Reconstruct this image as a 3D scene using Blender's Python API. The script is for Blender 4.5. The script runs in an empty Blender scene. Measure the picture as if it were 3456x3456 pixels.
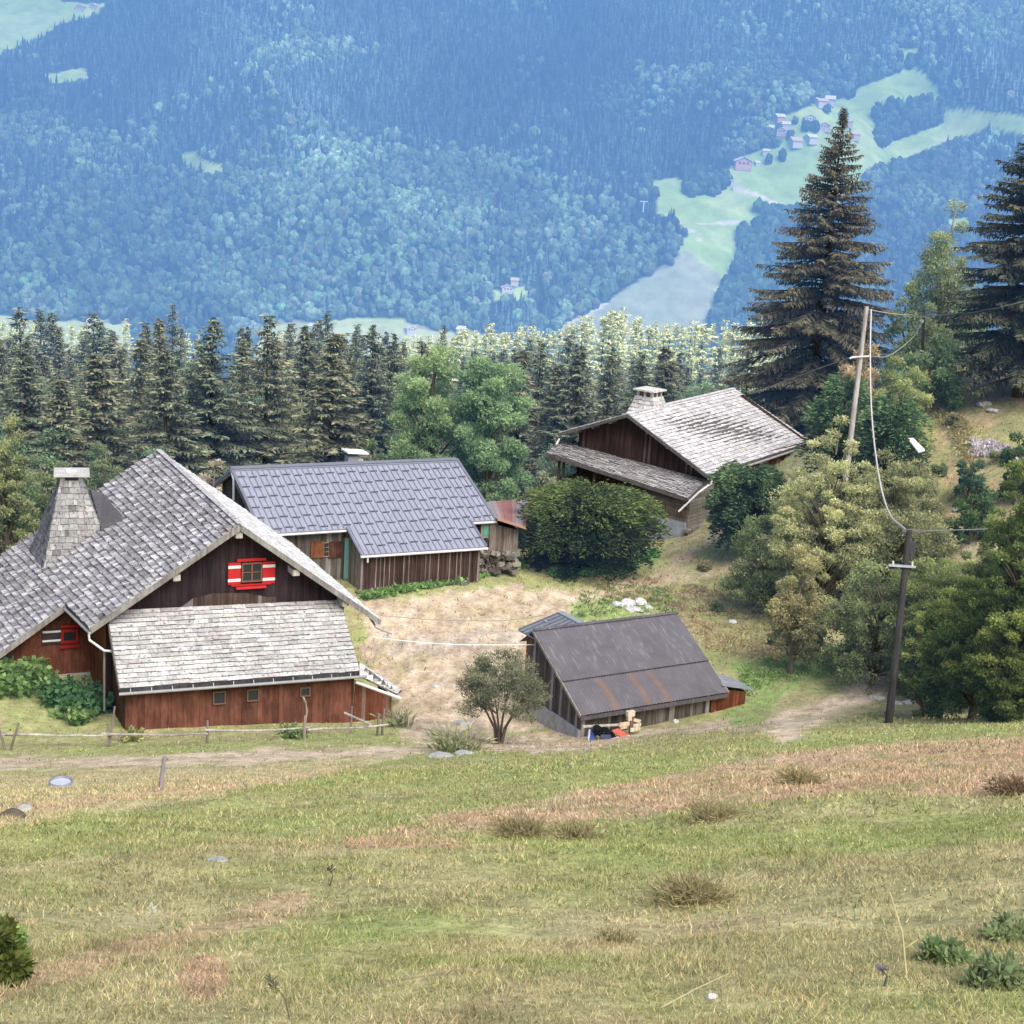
import bpy, math, random
import numpy as np
rnd = random.Random(7)
rng = np.random.default_rng(7)
np.seterr(all='ignore')
# ------------------------------------------------------------------ camera geometry (eye at the origin)
F = 5400.; C0 = 1728.
PITCH = math.radians(13.5); ROLL = math.radians(3.5)
def V(*a): return np.array(a, float)
_cp, _sp, _cr, _sr = math.cos(PITCH), math.sin(PITCH), math.cos(ROLL), math.sin(ROLL)
FW = V(0, _cp, -_sp); UP0 = V(0, _sp, _cp); RT0 = V(1, 0, 0)
RT = RT0*_cr + UP0*_sr; UP = -RT0*_sr + UP0*_cr
K = V(0, 0, 1)
def ray(u, v): return FW + RT*(u-C0)/F + UP*(C0-v)/F
def px(P):
    P = np.asarray(P, float); d = P @ FW
    return C0 + F*(P @ RT)/d, C0 - F*(P @ UP)/d
def onplane(u, v, p, n):
    d = ray(u, v); return d*(p @ n)/(d @ n)
def aty(u, v, y): d = ray(u, v); return d*y/d[1]
def atz(u, v, z): d = ray(u, v); return d*z/d[2]
def fr(th): return V(math.cos(th), math.sin(th), 0), V(-math.sin(th), math.cos(th), 0)
def unit(v): v = np.asarray(v, float); return v/np.linalg.norm(v)

# ------------------------------------------------------------------ scene, collection, tags
sc = bpy.context.scene
col = sc.collection
def tag(o, label=None, cat=None, group=None, kind=None):
    if label: o['label'] = label
    if cat: o['category'] = cat
    if group: o['group'] = group
    if kind: o['kind'] = kind
    return o
def empty(name, loc, label=None, cat=None, group=None):
    o = bpy.data.objects.new(name, None); o.empty_display_size = .3
    o.location = tuple(float(c) for c in loc); col.objects.link(o)
    o['org'] = [float(c) for c in loc]
    return tag(o, label, cat, group)
def copy_tree(o, loc, scale=1., rz=0., label=None, group=None, parent=None, tilt=(0, 0)):
    c = o.copy(); col.objects.link(c)
    if parent is None:
        c.location = tuple(float(t) for t in loc)
        c.scale = (scale, scale, scale) if not isinstance(scale, tuple) else scale
        c.rotation_euler = (tilt[0], tilt[1], rz)
        if label: c['label'] = label
        if group: c['group'] = group
    else:
        c.parent = parent
    for ch in list(o.children): copy_tree(ch, None, parent=c)
    return c

# ------------------------------------------------------------------ mesh builder
SPLIT = {'gutter', 'gutter_bracket', 'bargeboard', 'post', 'beam_end', 'side_wall', 'lean_to_side_wall', 'window_trim', 'wall', 'crate', 'board', 'insulator', 'annex_wall'}
class MB:
    def __init__(s): s.v = []; s.f = []; s.c = []; s.n = 0; s.cuts = []; s.hold = 0
    def cut(s):
        if not s.hold and (not s.cuts or s.cuts[-1] != (len(s.v), len(s.f), s.n)): s.cuts.append((len(s.v), len(s.f), s.n))
    def add(s, vs, fs, colr):
        vs = np.asarray(vs, float).reshape(-1, 3)
        s.v.append(vs)
        fs = [tuple(i+s.n for i in f) for f in fs]
        s.f.extend(fs)
        c = np.asarray(colr, float)
        if c.ndim == 1: c = np.tile(c, (len(vs), 1))
        s.c.append(c[:, :3]); s.n += len(vs)
    def addq(s, vs, k, colr):
        """many separate k-gons: vs (N,k,3), colr (N,3)"""
        N = len(vs)
        s.v.append(vs.reshape(-1, 3)); idx = (np.arange(N*k)+s.n).reshape(N, k)
        s.f.append(idx); s.c.append(np.repeat(colr, k, 0)); s.n += N*k
    def box8(s, p, colr):
        s.add(p, [(0,3,2,1),(4,5,6,7),(0,1,5,4),(1,2,6,5),(2,3,7,6),(3,0,4,7)], colr)
    def box(s, c, sx, sy, sz, colr, ax=None):
        """box centred at c, sizes along the axes of ax (3 unit vectors)"""
        s.cut()
        X, Y, Z = ax if ax else (V(1,0,0), V(0,1,0), K)
        p = [c + X*sx/2*a + Y*sy/2*b + Z*sz/2*d for d in (-1, 1) for a, b in ((-1,-1),(1,-1),(1,1),(-1,1))]
        s.box8(p, colr)
    def beam(s, p0, p1, w, h, colr, up=K):
        s.cut()
        p0 = np.asarray(p0, float); p1 = np.asarray(p1, float)
        d = unit(p1-p0); x = unit(np.cross(d, up)); z = np.cross(x, d)
        p = [q + x*w/2*a + z*h/2*b for q in (p0, p1) for a, b in ((-1,-1),(1,-1),(1,1),(-1,1))]
        s.box8(p, colr)
    def tube(s, pts, r, colr, seg=8, cap=True):
        s.cut()
        pts = [np.asarray(p, float) for p in pts]; n = len(pts)
        rs = r if hasattr(r, '__len__') else [r]*n
        ref = K if abs(unit(pts[-1]-pts[0])[2]) < .9 else V(1, 0, 0)
        vs = []
        for i, p in enumerate(pts):
            d = unit(pts[min(i+1, n-1)]-pts[max(i-1, 0)]); x = unit(np.cross(d, ref)); z = np.cross(x, d)
            for k in range(seg):
                a = 2*math.pi*k/seg; vs.append(p + (x*math.cos(a)+z*math.sin(a))*rs[i])
        fs = [(i*seg+k, i*seg+(k+1) % seg, (i+1)*seg+(k+1) % seg, (i+1)*seg+k) for i in range(n-1) for k in range(seg)]
        if cap: fs += [tuple(range(seg-1, -1, -1)), tuple((n-1)*seg+k for k in range(seg))]
        s.add(vs, fs, colr)
    def slab(s, poly, t, colr, d=-K):
        """polygon (top face) extruded by t along d"""
        s.cut()
        n = len(poly); poly = [np.asarray(p, float) for p in poly]
        vs = poly + [p + d*t for p in poly]
        s.add(vs, [tuple(range(n)), tuple(range(2*n-1, n-1, -1))] + [(i, i+n, (i+1) % n+n, (i+1) % n) for i in range(n)], colr)
    def grid(s, P, colr):
        """P (m,n,3)"""
        m, n = P.shape[:2]
        i = np.arange(m-1)[:, None]*n + np.arange(n-1)[None, :]
        q = np.stack([i, i+1, i+n+1, i+n], -1).reshape(-1, 4) + s.n
        s.v.append(P.reshape(-1, 3)); s.f.append(q)
        c = np.asarray(colr, float)
        if c.ndim == 1: c = np.tile(c, (m*n, 1))
        s.c.append(c.reshape(-1, 3)); s.n += m*n
    def mesh(s, name, mat, org=(0,0,0), smooth=False):
        v = np.concatenate(s.v) - np.asarray(org, float)
        c = np.concatenate(s.c)
        loops = []; sizes = []
        for f in s.f:
            if isinstance(f, tuple): loops.append(np.array(f)); sizes.append(np.array([len(f)]))
            else: loops.append(f.ravel()); sizes.append(np.full(len(f), f.shape[1]))
        loops = np.concatenate(loops); sizes = np.concatenate(sizes)
        me = bpy.data.meshes.new(name)
        me.vertices.add(len(v)); me.vertices.foreach_set('co', v.astype(np.float32).ravel())
        me.loops.add(len(loops)); me.loops.foreach_set('vertex_index', loops.astype(np.int32))
        me.polygons.add(len(sizes)); st = np.concatenate([[0], np.cumsum(sizes)[:-1]])
        me.polygons.foreach_set('loop_start', st.astype(np.int32))
        me.polygons.foreach_set('use_smooth', np.full(len(sizes), smooth))
        a = me.color_attributes.new('col', 'FLOAT_COLOR', 'POINT')
        a.data.foreach_set('color', np.concatenate([c, np.ones((len(c), 1))], 1).astype(np.float32).ravel())
        me.update(calc_edges=True)
        me.materials.append(mat)
        return me
    def build(s, name, mat, parent=None, smooth=False, org=None):
        if name in SPLIT and len(s.cuts) > 1:
            first = None; cs = s.cuts+[(len(s.v), len(s.f), s.n)]
            for c0_, c1_ in zip(cs[:-1], cs[1:]):
                q = MB(); q.v = s.v[c0_[0]:c1_[0]]; q.c = s.c[c0_[0]:c1_[0]]; q.f = [tuple(i-c0_[2] for i in f) for f in s.f[c0_[1]:c1_[1]]]; q.n = c1_[2]-c0_[2]
                o = q.build(name, mat, parent, smooth, org); first = first or o
            return first
        if org is None: org = tuple(parent['org']) if parent is not None and 'org' in parent else (0, 0, 0)
        o = bpy.data.objects.new(name, s.mesh(name, mat, org, smooth)); col.objects.link(o)
        if parent is not None:
            o.parent = parent; o['org'] = list(org)
        return o
def top(mb, name, mat, org, label, cat, group=None, smooth=False):
    """a one-mesh thing whose origin is org"""
    o = mb.build(name, mat, None, smooth, org=org); o.location = tuple(float(t) for t in org); o['org'] = [float(t) for t in org]
    return tag(o, label, cat, group)

# ------------------------------------------------------------------ noise
def _h(ix, iy, seed):
    n = (ix.astype(np.int64)*374761393 + iy.astype(np.int64)*668265263 + seed*974634777) & 0xffffffff
    n = ((n ^ (n >> 13))*1274126177) & 0xffffffff
    return ((n ^ (n >> 16)) & 0xffff)/65535.
def vnoise(x, y, seed=0):
    x = np.asarray(x, float); y = np.asarray(y, float)
    ix = np.floor(x); iy = np.floor(y); fx = x-ix; fy = y-iy
    fx = fx*fx*(3-2*fx); fy = fy*fy*(3-2*fy)
    a = _h(ix, iy, seed); b = _h(ix+1, iy, seed); c = _h(ix, iy+1, seed); d = _h(ix+1, iy+1, seed)
    return (a*(1-fx)+b*fx)*(1-fy)+(c*(1-fx)+d*fx)*fy
def fbm(x, y, seed=0, o=4):
    r = 0; a = .5
    for i in range(o): r = r + a*vnoise(x*2**i+i*17.3, y*2**i+i*9.1, seed+i); a /= 2
    return r/(1-.5**o)
def inpoly(u, v, poly):
    u = np.asarray(u); v = np.asarray(v); r = np.zeros(u.shape, bool); n = len(poly)
    for i in range(n):
        x0, y0 = poly[i]; x1, y1 = poly[(i+1) % n]
        if y0 == y1: continue
        t = ((y0 > v) != (y1 > v)) & (u < (x1-x0)*(v-y0)/(y1-y0)+x0)
        r ^= t
    return r
def dseg(u, v, pts):
    """distance to a polyline"""
    best = np.full(np.shape(u), 1e9)
    for (x0, y0), (x1, y1) in zip(pts[:-1], pts[1:]):
        dx, dy = x1-x0, y1-y0; t = np.clip(((u-x0)*dx+(v-y0)*dy)/(dx*dx+dy*dy), 0, 1)
        best = np.minimum(best, np.hypot(u-x0-t*dx, v-y0-t*dy))
    return best
def sm(x, a, b):
    t = np.clip((x-a)/(b-a), 0, 1); return t*t*(3-2*t)

# ------------------------------------------------------------------ materials
HAZE = (.165, .365, .77)  # aerial haze, put into the materials as blue emission growing with Y
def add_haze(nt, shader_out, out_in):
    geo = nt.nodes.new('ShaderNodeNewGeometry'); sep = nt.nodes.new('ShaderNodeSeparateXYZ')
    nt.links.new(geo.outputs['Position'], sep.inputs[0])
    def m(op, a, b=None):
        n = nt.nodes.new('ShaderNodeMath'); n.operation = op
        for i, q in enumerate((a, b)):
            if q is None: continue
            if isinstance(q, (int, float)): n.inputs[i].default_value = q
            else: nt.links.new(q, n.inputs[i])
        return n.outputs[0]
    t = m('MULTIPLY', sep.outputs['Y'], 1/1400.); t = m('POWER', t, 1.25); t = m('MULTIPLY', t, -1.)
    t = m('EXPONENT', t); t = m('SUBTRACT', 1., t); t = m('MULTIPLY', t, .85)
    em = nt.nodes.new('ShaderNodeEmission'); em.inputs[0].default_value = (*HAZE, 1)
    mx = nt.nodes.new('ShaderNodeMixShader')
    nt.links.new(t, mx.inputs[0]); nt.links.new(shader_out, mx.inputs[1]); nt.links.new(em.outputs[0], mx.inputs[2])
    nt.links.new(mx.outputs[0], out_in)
def mat(name, tint=(1, 1, 1), rough=.85, nscale=(3, 3, 3), namt=.35, detail=5, spec=.2, metal=0., bump=0., bdist=.02, haze=False,
        leaf=False, attr=True, n2=None, stain=None, trans=.3):
    m = bpy.data.materials.new(name); m.use_nodes = True; nt = m.node_tree; nt.nodes.clear()
    out = nt.nodes.new('ShaderNodeOutputMaterial'); L = nt.links
    tc = nt.nodes.new('ShaderNodeTexCoord'); mp = nt.nodes.new('ShaderNodeMapping'); mp.inputs['Scale'].default_value = nscale
    L.new(tc.outputs['Object'], mp.inputs[0])
    nz = nt.nodes.new('ShaderNodeTexNoise'); nz.inputs['Scale'].default_value = 1.; nz.inputs['Detail'].default_value = detail
    nz.inputs['Roughness'].default_value = .65
    L.new(mp.outputs[0], nz.inputs['Vector'])
    mr = nt.nodes.new('ShaderNodeMapRange'); mr.inputs[1].default_value = .3; mr.inputs[2].default_value = .7
    mr.inputs[3].default_value = 1-namt; mr.inputs[4].default_value = 1+namt
    L.new(nz.outputs[0], mr.inputs[0])
    fac = mr.outputs[0]
    if n2:
        mp2 = nt.nodes.new('ShaderNodeMapping'); mp2.inputs['Scale'].default_value = n2[0]; L.new(tc.outputs['Object'], mp2.inputs[0])
        z2 = nt.nodes.new('ShaderNodeTexNoise'); z2.inputs['Scale'].default_value = 1.; z2.inputs['Detail'].default_value = 3; L.new(mp2.outputs[0], z2.inputs['Vector'])
        r2 = nt.nodes.new('ShaderNodeMapRange'); r2.inputs[1].default_value = .3; r2.inputs[2].default_value = .7
        r2.inputs[3].default_value = 1-n2[1]; r2.inputs[4].default_value = 1+n2[1]; L.new(z2.outputs[0], r2.inputs[0])
        mm = nt.nodes.new('ShaderNodeMath'); mm.operation = 'MULTIPLY'; L.new(fac, mm.inputs[0]); L.new(r2.outputs[0], mm.inputs[1]); fac = mm.outputs[0]
    vm = nt.nodes.new('ShaderNodeVectorMath'); vm.operation = 'SCALE'
    if attr:
        at = nt.nodes.new('ShaderNodeAttribute'); at.attribute_name = 'col'
        v2 = nt.nodes.new('ShaderNodeVectorMath'); v2.operation = 'MULTIPLY'; v2.inputs[1].default_value = tint
        L.new(at.outputs['Color'], v2.inputs[0]); L.new(v2.outputs[0], vm.inputs[0])
    else:
        vm.inputs[0].default_value = tint
    L.new(fac, vm.inputs[3] if len(vm.inputs) > 3 else vm.inputs['Scale'])
    color = vm.outputs[0]
    if stain:   # (colour, scale, low, high)
        mp3 = nt.nodes.new('ShaderNodeMapping'); mp3.inputs['Scale'].default_value = stain[1]; L.new(tc.outputs['Object'], mp3.inputs[0])
        z3 = nt.nodes.new('ShaderNodeTexNoise'); z3.inputs['Scale'].default_value = 1.; z3.inputs['Detail'].default_value = 6; L.new(mp3.outputs[0], z3.inputs['Vector'])
        r3 = nt.nodes.new('ShaderNodeMapRange'); r3.inputs[1].default_value = stain[2]; r3.inputs[2].default_value = stain[3]; L.new(z3.outputs[0], r3.inputs[0])
        mc = nt.nodes.new('ShaderNodeMix'); mc.data_type = 'RGBA'; L.new(r3.outputs[0], mc.inputs[0]); L.new(color, mc.inputs[6]); mc.inputs[7].default_value = (*stain[0], 1)
        color = mc.outputs[2]
    if leaf:
        d = nt.nodes.new('ShaderNodeBsdfDiffuse'); t = nt.nodes.new('ShaderNodeBsdfTranslucent'); x = nt.nodes.new('ShaderNodeMixShader')
        x.inputs[0].default_value = trans; L.new(color, d.inputs[0]); L.new(color, t.inputs[0]); L.new(d.outputs[0], x.inputs[1]); L.new(t.outputs[0], x.inputs[2])
        sh = x.outputs[0]
    else:
        b = nt.nodes.new('ShaderNodeBsdfPrincipled'); b.inputs['Roughness'].default_value = rough; b.inputs['Metallic'].default_value = metal
        b.inputs['Specular IOR Level'].default_value = spec
        L.new(color, b.inputs['Base Color'])
        if bump:
            bp = nt.nodes.new('ShaderNodeBump'); bp.inputs['Strength'].default_value = bump; bp.inputs['Distance'].default_value = bdist
            L.new(nz.outputs[0], bp.inputs['Height']); L.new(bp.outputs[0], b.inputs['Normal'])
        sh = b.outputs[0]
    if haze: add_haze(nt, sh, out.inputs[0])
    else: L.new(sh, out.inputs[0])
    return m
M = {}
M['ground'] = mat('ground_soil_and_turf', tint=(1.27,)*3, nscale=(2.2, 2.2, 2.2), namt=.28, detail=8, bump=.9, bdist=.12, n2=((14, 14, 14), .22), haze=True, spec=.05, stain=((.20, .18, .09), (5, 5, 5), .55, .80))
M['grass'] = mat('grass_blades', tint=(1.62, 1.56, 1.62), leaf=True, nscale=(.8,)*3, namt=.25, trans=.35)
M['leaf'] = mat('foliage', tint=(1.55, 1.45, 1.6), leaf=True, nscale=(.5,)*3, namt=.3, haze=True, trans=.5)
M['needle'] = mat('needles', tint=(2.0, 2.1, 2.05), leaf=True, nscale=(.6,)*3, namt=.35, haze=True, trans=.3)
M['bark'] = mat('bark', nscale=(6, 6, 1.5), namt=.4, bump=.6)
M['shingle'] = mat('weathered_shingles', nscale=(5, 5, 5), namt=.3, detail=8, bump=.5, bdist=.02, stain=((.10, .095, .095), (7, 7, 7), .56, .72))
M['wood'] = mat('weathered_boards', nscale=(9, 9, .9), namt=.42, detail=7, bump=.5, bdist=.015, n2=((.8, .8, .8), .25))
M['wood_red'] = mat('stained_boards', nscale=(7, 7, 1.6), namt=.38, detail=7, bump=.4, bdist=.012, n2=((1.1, 1.1, 1.1), .3))
M['paint'] = mat('paint', nscale=(4,)*3, namt=.1, rough=.6, spec=.3)
M['metal'] = mat('sheet_metal', nscale=(1.5,)*3, namt=.12, rough=.5, spec=.4, metal=0.)
M['zinc'] = mat('zinc', nscale=(3,)*3, namt=.15, rough=.45, spec=.5, metal=.0)
M['concrete'] = mat('render_and_stone', nscale=(3,)*3, namt=.25, detail=8, bump=.4)
M['stone'] = mat('rock', nscale=(5,)*3, namt=.3, detail=8, bump=.8, bdist=.05)
M['cable'] = mat('cable', nscale=(1,)*3, namt=.05)
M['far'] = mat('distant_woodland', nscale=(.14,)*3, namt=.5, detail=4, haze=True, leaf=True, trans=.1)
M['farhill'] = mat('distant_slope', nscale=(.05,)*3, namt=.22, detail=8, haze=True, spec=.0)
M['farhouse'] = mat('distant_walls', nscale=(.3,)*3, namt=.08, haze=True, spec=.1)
gl = bpy.data.materials.new('window_glass'); gl.use_nodes = True
_b = gl.node_tree.nodes['Principled BSDF']; _b.inputs['Base Color'].default_value = (.03, .035, .04, 1); _b.inputs['Roughness'].default_value = .12
M['glass'] = gl

# ------------------------------------------------------------------ terrain heights
ctl = []
def cy(u, v, y): ctl.append(aty(u, v, y))
def cz(u, v, z): ctl.append(atz(u, v, z))
for x in (-12, 0, 12): ctl.append(V(x, -8, 1.2-.03*x)); ctl.append(V(x, 0, -1.6-.0*x))
for u, v, y in [(0,3456,6.3),(1728,3456,6.5),(3456,3456,6.5),(0,3100,9.7),(1728,3100,10),(3456,3100,9.5),(0,2860,15),(1728,2860,15),(3456,2860,13),
    (0,2720,27),(864,2710,24),(1728,2700,22),(2600,2690,19),(3456,2690,17),(1728,2610,32),(2600,2600,27),(3456,2600,23),
    (3456,2470,42),(3000,2475,46),(2600,2500,48),(2200,2530,50),(1728,2575,48),
    (0,2640,52),(0,2580,60),(0,2500,67),(800,2630,45),(800,2560,59),(800,2500,66),(1300,2570,58),(1300,2450,72),
    (2700,2430,67),(3000,2432,69),(3300,2420,69),(2500,2455,68)]: cy(u, v, y)
for u, v, z in [(422,2467,-28.45),(1189,2451,-29.1),(1954,2492,-28.7),(2399,2420,-28.4),(1500,2300,-28.9),(1450,2150,-28.4),(1225,2010,-27.35),(1600,1968,-27.25),(1250,2070,-27.7),
    (1700,2000,-27.6),(2000,1935,-27.6),(2312,1814,-28.1),(2100,2080,-28.3),(2450,1950,-27.5),(2550,2200,-28.0),(2800,2300,-27.8),(2900,2120,-27.2),
    (1650,2480,-28.9),(290,2270,-28.2),(0,2380,-28.1),(3200,2250,-26.8)]: cz(u, v, z)
for u, v, y in [(3250,1950,88),(3420,1830,90),(3300,1600,101),(3200,1360,113),(3400,1290,117),(3050,1270,124),(2800,1750,103)]: cy(u, v, y)
for p in [(-45,80,-29),(-30,100,-30.5),(-12,112,-31),(-45,120,-36),(0,128,-34),(22,134,-32),(55,135,-22),(60,100,-13),(80,60,-14),(-60,40,-20),(60,20,-5),(-40,10,-6.),
          (-90,160,-46),(0,160,-43),(60,165,-36),(120,160,-16),(0,230,-56),(-100,300,-71),(0,300,-70),(100,300,-63),(0,500,-103),(-250,500,-105),(250,500,-95),(0,660,-130),(-330,660,-133),(330,660,-125)]:
    ctl.append(V(*p))
ctl = np.array(ctl)
def _tps():
    P = ctl[:, :2]; n = len(P); d = np.linalg.norm(P[:, None]-P[None], axis=2)
    Kk = np.where(d > 0, d*d*np.log(np.maximum(d, 1e-9)), 0) + np.eye(n)*2.0
    A = np.zeros((n+3, n+3)); A[:n, :n] = Kk; A[:n, n] = 1; A[:n, n+1:] = P; A[n, :n] = 1; A[n+1:, :n] = P.T
    b = np.zeros(n+3); b[:n] = ctl[:, 2]
    return np.linalg.solve(A, b)
_W = _tps()
def base_h(x, y):
    x = np.asarray(x, float); y = np.asarray(y, float); r = _W[-3] + _W[-2]*x + _W[-1]*y
    for (px_, py_), w in zip(ctl[:, :2], _W[:-3]):
        q = (x-px_)**2+(y-py_)**2; r = r + w*.5*q*np.log(np.maximum(q, 1e-12))
    return r
def hgt(x, y):
    x = np.asarray(x, float); y = np.asarray(y, float)
    near = 1-sm(y, 30, 80)
    n = (fbm(x*.9, y*.9, 3, 4)-.5)*.22*(.35+.65*near) + (fbm(x*.22, y*.22, 9, 3)-.5)*.5*(.3+.7*near)*sm(y, 5, 14)
    return base_h(x, y) + n
_ys = np.concatenate([np.linspace(4, 130, 900), np.linspace(130.5, 600, 600)])
def G(u, v, lift=0.):
    """the point of the ground seen at photo pixel (u, v)"""
    d = ray(u, v); p = d[None]*(_ys/d[1])[:, None]; h = hgt(p[:, 0], p[:, 1]); k = np.argmax(p[:, 2] < h)
    if k == 0: k = len(_ys)-1
    t0 = p[k, 2]-h[k]; t1 = p[k-1, 2]-h[k-1]; f = t1/(t1-t0+1e-12)
    y = _ys[k-1]+(_ys[k]-_ys[k-1])*f; q = d*y/d[1]; return V(q[0], q[1], hgt(q[0], q[1])+lift)
def gz(x, y): return float(hgt(np.array([x]), np.array([y]))[0])

# ------------------------------------------------------------------ ground colours (what grows or lies where)
D = 1.7888
def dp(*a): return [(x*D, y*D) for x, y in a]
Z_band = dp((640,1592),(900,1535),(1200,1472),(1450,1425),(1700,1398),(1990,1388),(1990,1500),(1700,1502),(1400,1520),(1180,1548),(1050,1560),(850,1596))
Z_yard = dp((690,1130),(960,1108),(1080,1112),(1130,1130),(1060,1160),(1000,1200),(1060,1270),(1030,1370),(860,1400),(760,1395),(740,1330),(690,1240))
Z_yard2 = dp((1000,1380),(1110,1375),(1110,1420),(960,1420),(870,1405))
C_green = V(.29, .32, .125); C_olive = V(.345, .32, .165); C_tan = V(.48, .375, .265); C_straw = V(.48, .405, .24); C_red = V(.45, .32, .215)
C_dark = V(.10, .12, .045); C_grey = V(.36, .31, .28); C_path = V(.56, .44, .34); C_fresh = V(.23, .32, .105)
def mixc(c, d, t): t = np.asarray(t)[..., None]; return c*(1-t)+d*t
def ground_col(x, y, z):
    P = np.stack([x, y, z], -1); u, v = px(P)
    wu = u + (fbm(x*.5, y*.5, 31)-.5)*90; wv = v + (fbm(x*.5, y*.5, 37)-.5)*46
    n1 = fbm(x*.35, y*.35, 41); n2 = fbm(x*1.3, y*1.3, 43); n3 = fbm(x*4, y*4, 47, 3)
    c = mixc(C_olive*np.ones(P.shape), C_green, sm(n1, .42, .62))
    c = mixc(c, C_straw, sm(n2, .50, .75)*.42)
    c = mixc(c, C_red, sm(fbm(x*.6, y*.6, 53), .60, .78)*.28)
    # greener rib above the dry band and left meadow
    g = inpoly(wu, wv, dp((0,1600),(200,1500),(800,1450),(1100,1400),(1932,1340),(1990,1385),(1700,1395),(1450,1420),(1200,1465),(900,1530),(600,1560),(300,1600),(0,1640)))
    c = mixc(c, C_green*1.02, g*(.75*sm(n2, .2, .5)))
    b = inpoly(wu, wv, Z_band); c = mixc(c, C_red*(.85+.4*n3[..., None]), b*(.25+.65*sm(n2, .25, .55)))
    # dry streak across the left foreground
    b = dseg(wu, wv, dp((-60,1885),(120,1835),(260,1790),(420,1745),(560,1700))) < 36
    c = mixc(c, C_red, b*.55)
    b = np.hypot((wu-385*D)/(48*D), (wv-1850*D)/(42*D)) < 1; c = mixc(c, V(.44, .27, .2), b*.6)
    # terrace
    ter = sm(y, 44, 60)
    c = mixc(c, mixc(mixc(C_olive*.92*np.ones(P.shape), C_green*.95, sm(n1, .35, .6)), C_straw, sm(n2, .5, .7)*.5), ter*.75)
    b = inpoly(wu, wv, dp((-50,1462),(300,1452),(560,1440),(720,1430),(600,1470),(420,1500),(220,1530),(-50,1560))); c = mixc(c, C_straw, b*.75)
    b = dseg(wu, wv, dp((-40,1538),(200,1508),(420,1488),(640,1455))) < 12; c = mixc(c, C_red*1.1, b*.6)
    b = inpoly(wu, wv, dp((-50,1395),(200,1405),(500,1395),(760,1380),(800,1400),(700,1412),(300,1425),(-50,1440))); c = mixc(c, C_green, b*.75)
    b = inpoly(wu, wv, Z_yard) | inpoly(wu, wv, Z_yard2); c = mixc(c, C_tan*(.8+.45*n3[..., None]), b*.92)
    rk = inpoly(wu, wv, dp((690,1210),(760,1195),(930,1180),(985,1195),(950,1225),(800,1235),(700,1235))) | inpoly(wu, wv, dp((780,1372),(900,1350),(930,1385),(800,1392)))
    c = mixc(c, C_grey, rk*.7*sm(n2, .3, .5))
    b = inpoly(wu, wv, dp((690,1115),(900,1090),(1250,1052),(1330,1075),(1090,1110),(940,1108),(700,1135))); c = mixc(c, C_green*.9, b*.7)
    b = inpoly(wu, wv, dp((1060,1150),(1090,1128),(1260,1122),(1290,1145),(1200,1162),(1120,1175))); c = mixc(c, C_fresh, b*.8)
    b = inpoly(wu, wv, dp((1390,1250),(1450,1240),(1560,1245),(1660,1150),(1720,1190),(1700,1235),(1560,1265),(1480,1310),(1440,1368),(1380,1365))); c = mixc(c, C_fresh, b*.9)
    b = inpoly(wu, wv, dp((1080,1085),(1300,1095),(1420,1120),(1500,1180),(1520,1240),(1390,1250),(1330,1200),(1250,1150),(1130,1120))); c = mixc(c, V(.25, .20, .11), b*.6*sm(n2, .3, .6)); b = inpoly(wu, wv, dp((1400,1060),(1560,1080),(1720,1120),(1700,1180),(1560,1175),(1440,1120))); c = mixc(c, V(.12, .11, .05), b*.7)
    # footpaths
    w = 15+0*u
    for pts, wd, cc in [(dp((-60,1443),(150,1437),(400,1430),(650,1421),(820,1408),(900,1398)), 24, C_path),
                        (dp((1475,1375),(1560,1335),(1650,1290),(1740,1262),(1800,1225)), 50, C_path*1.22),
                        (dp((1120,1128),(1250,1092),(1330,1078),(1430,1066)), 22, C_tan),
                        (dp((1200,1110),(1270,1065),(1330,1025),(1380,1000)), 20, C_tan*.8),
                        (dp((1740,1042),(1830,1030),(1900,1020)), 20, C_path), (dp((1760,880),(1800,940),(1790,1000)), 30, C_tan),
                        (dp((1720,840),(1790,900),(1850,930),(1900,925)), 20, C_tan),
                        (dp((1110,1408),(1250,1378),(1400,1372),(1470,1366)), 16, C_path*.9)]:
        d = dseg(wu, wv, pts); c = mixc(c, cc*(.88+.25*n3[..., None]), (1-sm(d, wd*.6, wd*1.15))*.92*(.7+.3*sm(n2, .3, .6)))
    # hillside on the right
    hl = inpoly(u, v, dp((1700,700),(2100,680),(2100,1000),(1750,1000),(1690,850)))
    hc = mixc(mixc(C_olive*.85*np.ones(P.shape), V(.36, .26, .16), sm(n1, .4, .6)), V(.36, .34, .12), sm(n2, .5, .7)); hc = mixc(hc, V(.15, .18, .07), sm(fbm(x*1.1, y*1.1, 69, 4), .52, .66)*.6)
    c = mixc(c, hc, hl*.9)
    hl2 = inpoly(u, v, dp((1780,700),(2100,690),(2100,760),(1850,760))); c = mixc(c, V(.33, .22, .14), hl2*.6)
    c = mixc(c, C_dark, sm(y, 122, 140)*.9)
    sp = sm(fbm(x*2.2, y*2.2, 61, 3), .66, .78)*(1-ter); c = mixc(c, V(.16, .14, .08), sp*.35)
    c = mixc(c, C_olive*.8, ter*sm(fbm(x*.9, y*2.2, 63, 4), .53, .68)*.55)
    ym = inpoly(wu, wv, Z_yard) | inpoly(wu, wv, Z_yard2); c = mixc(c, V(.60, .50, .41), ym*sm(fbm(x*1.7, y*4.5, 65, 3), .50, .66)*.6); c = mixc(c, V(.31, .23, .17), ym*sm(fbm(x*2.1, y*5.5, 66, 3), .52, .68)*.6); c = mixc(c, V(.22, .17, .11), ter*sm(fbm(x*1.2, y*3.1, 67, 4), .58, .72)*.45)
    return c
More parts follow.
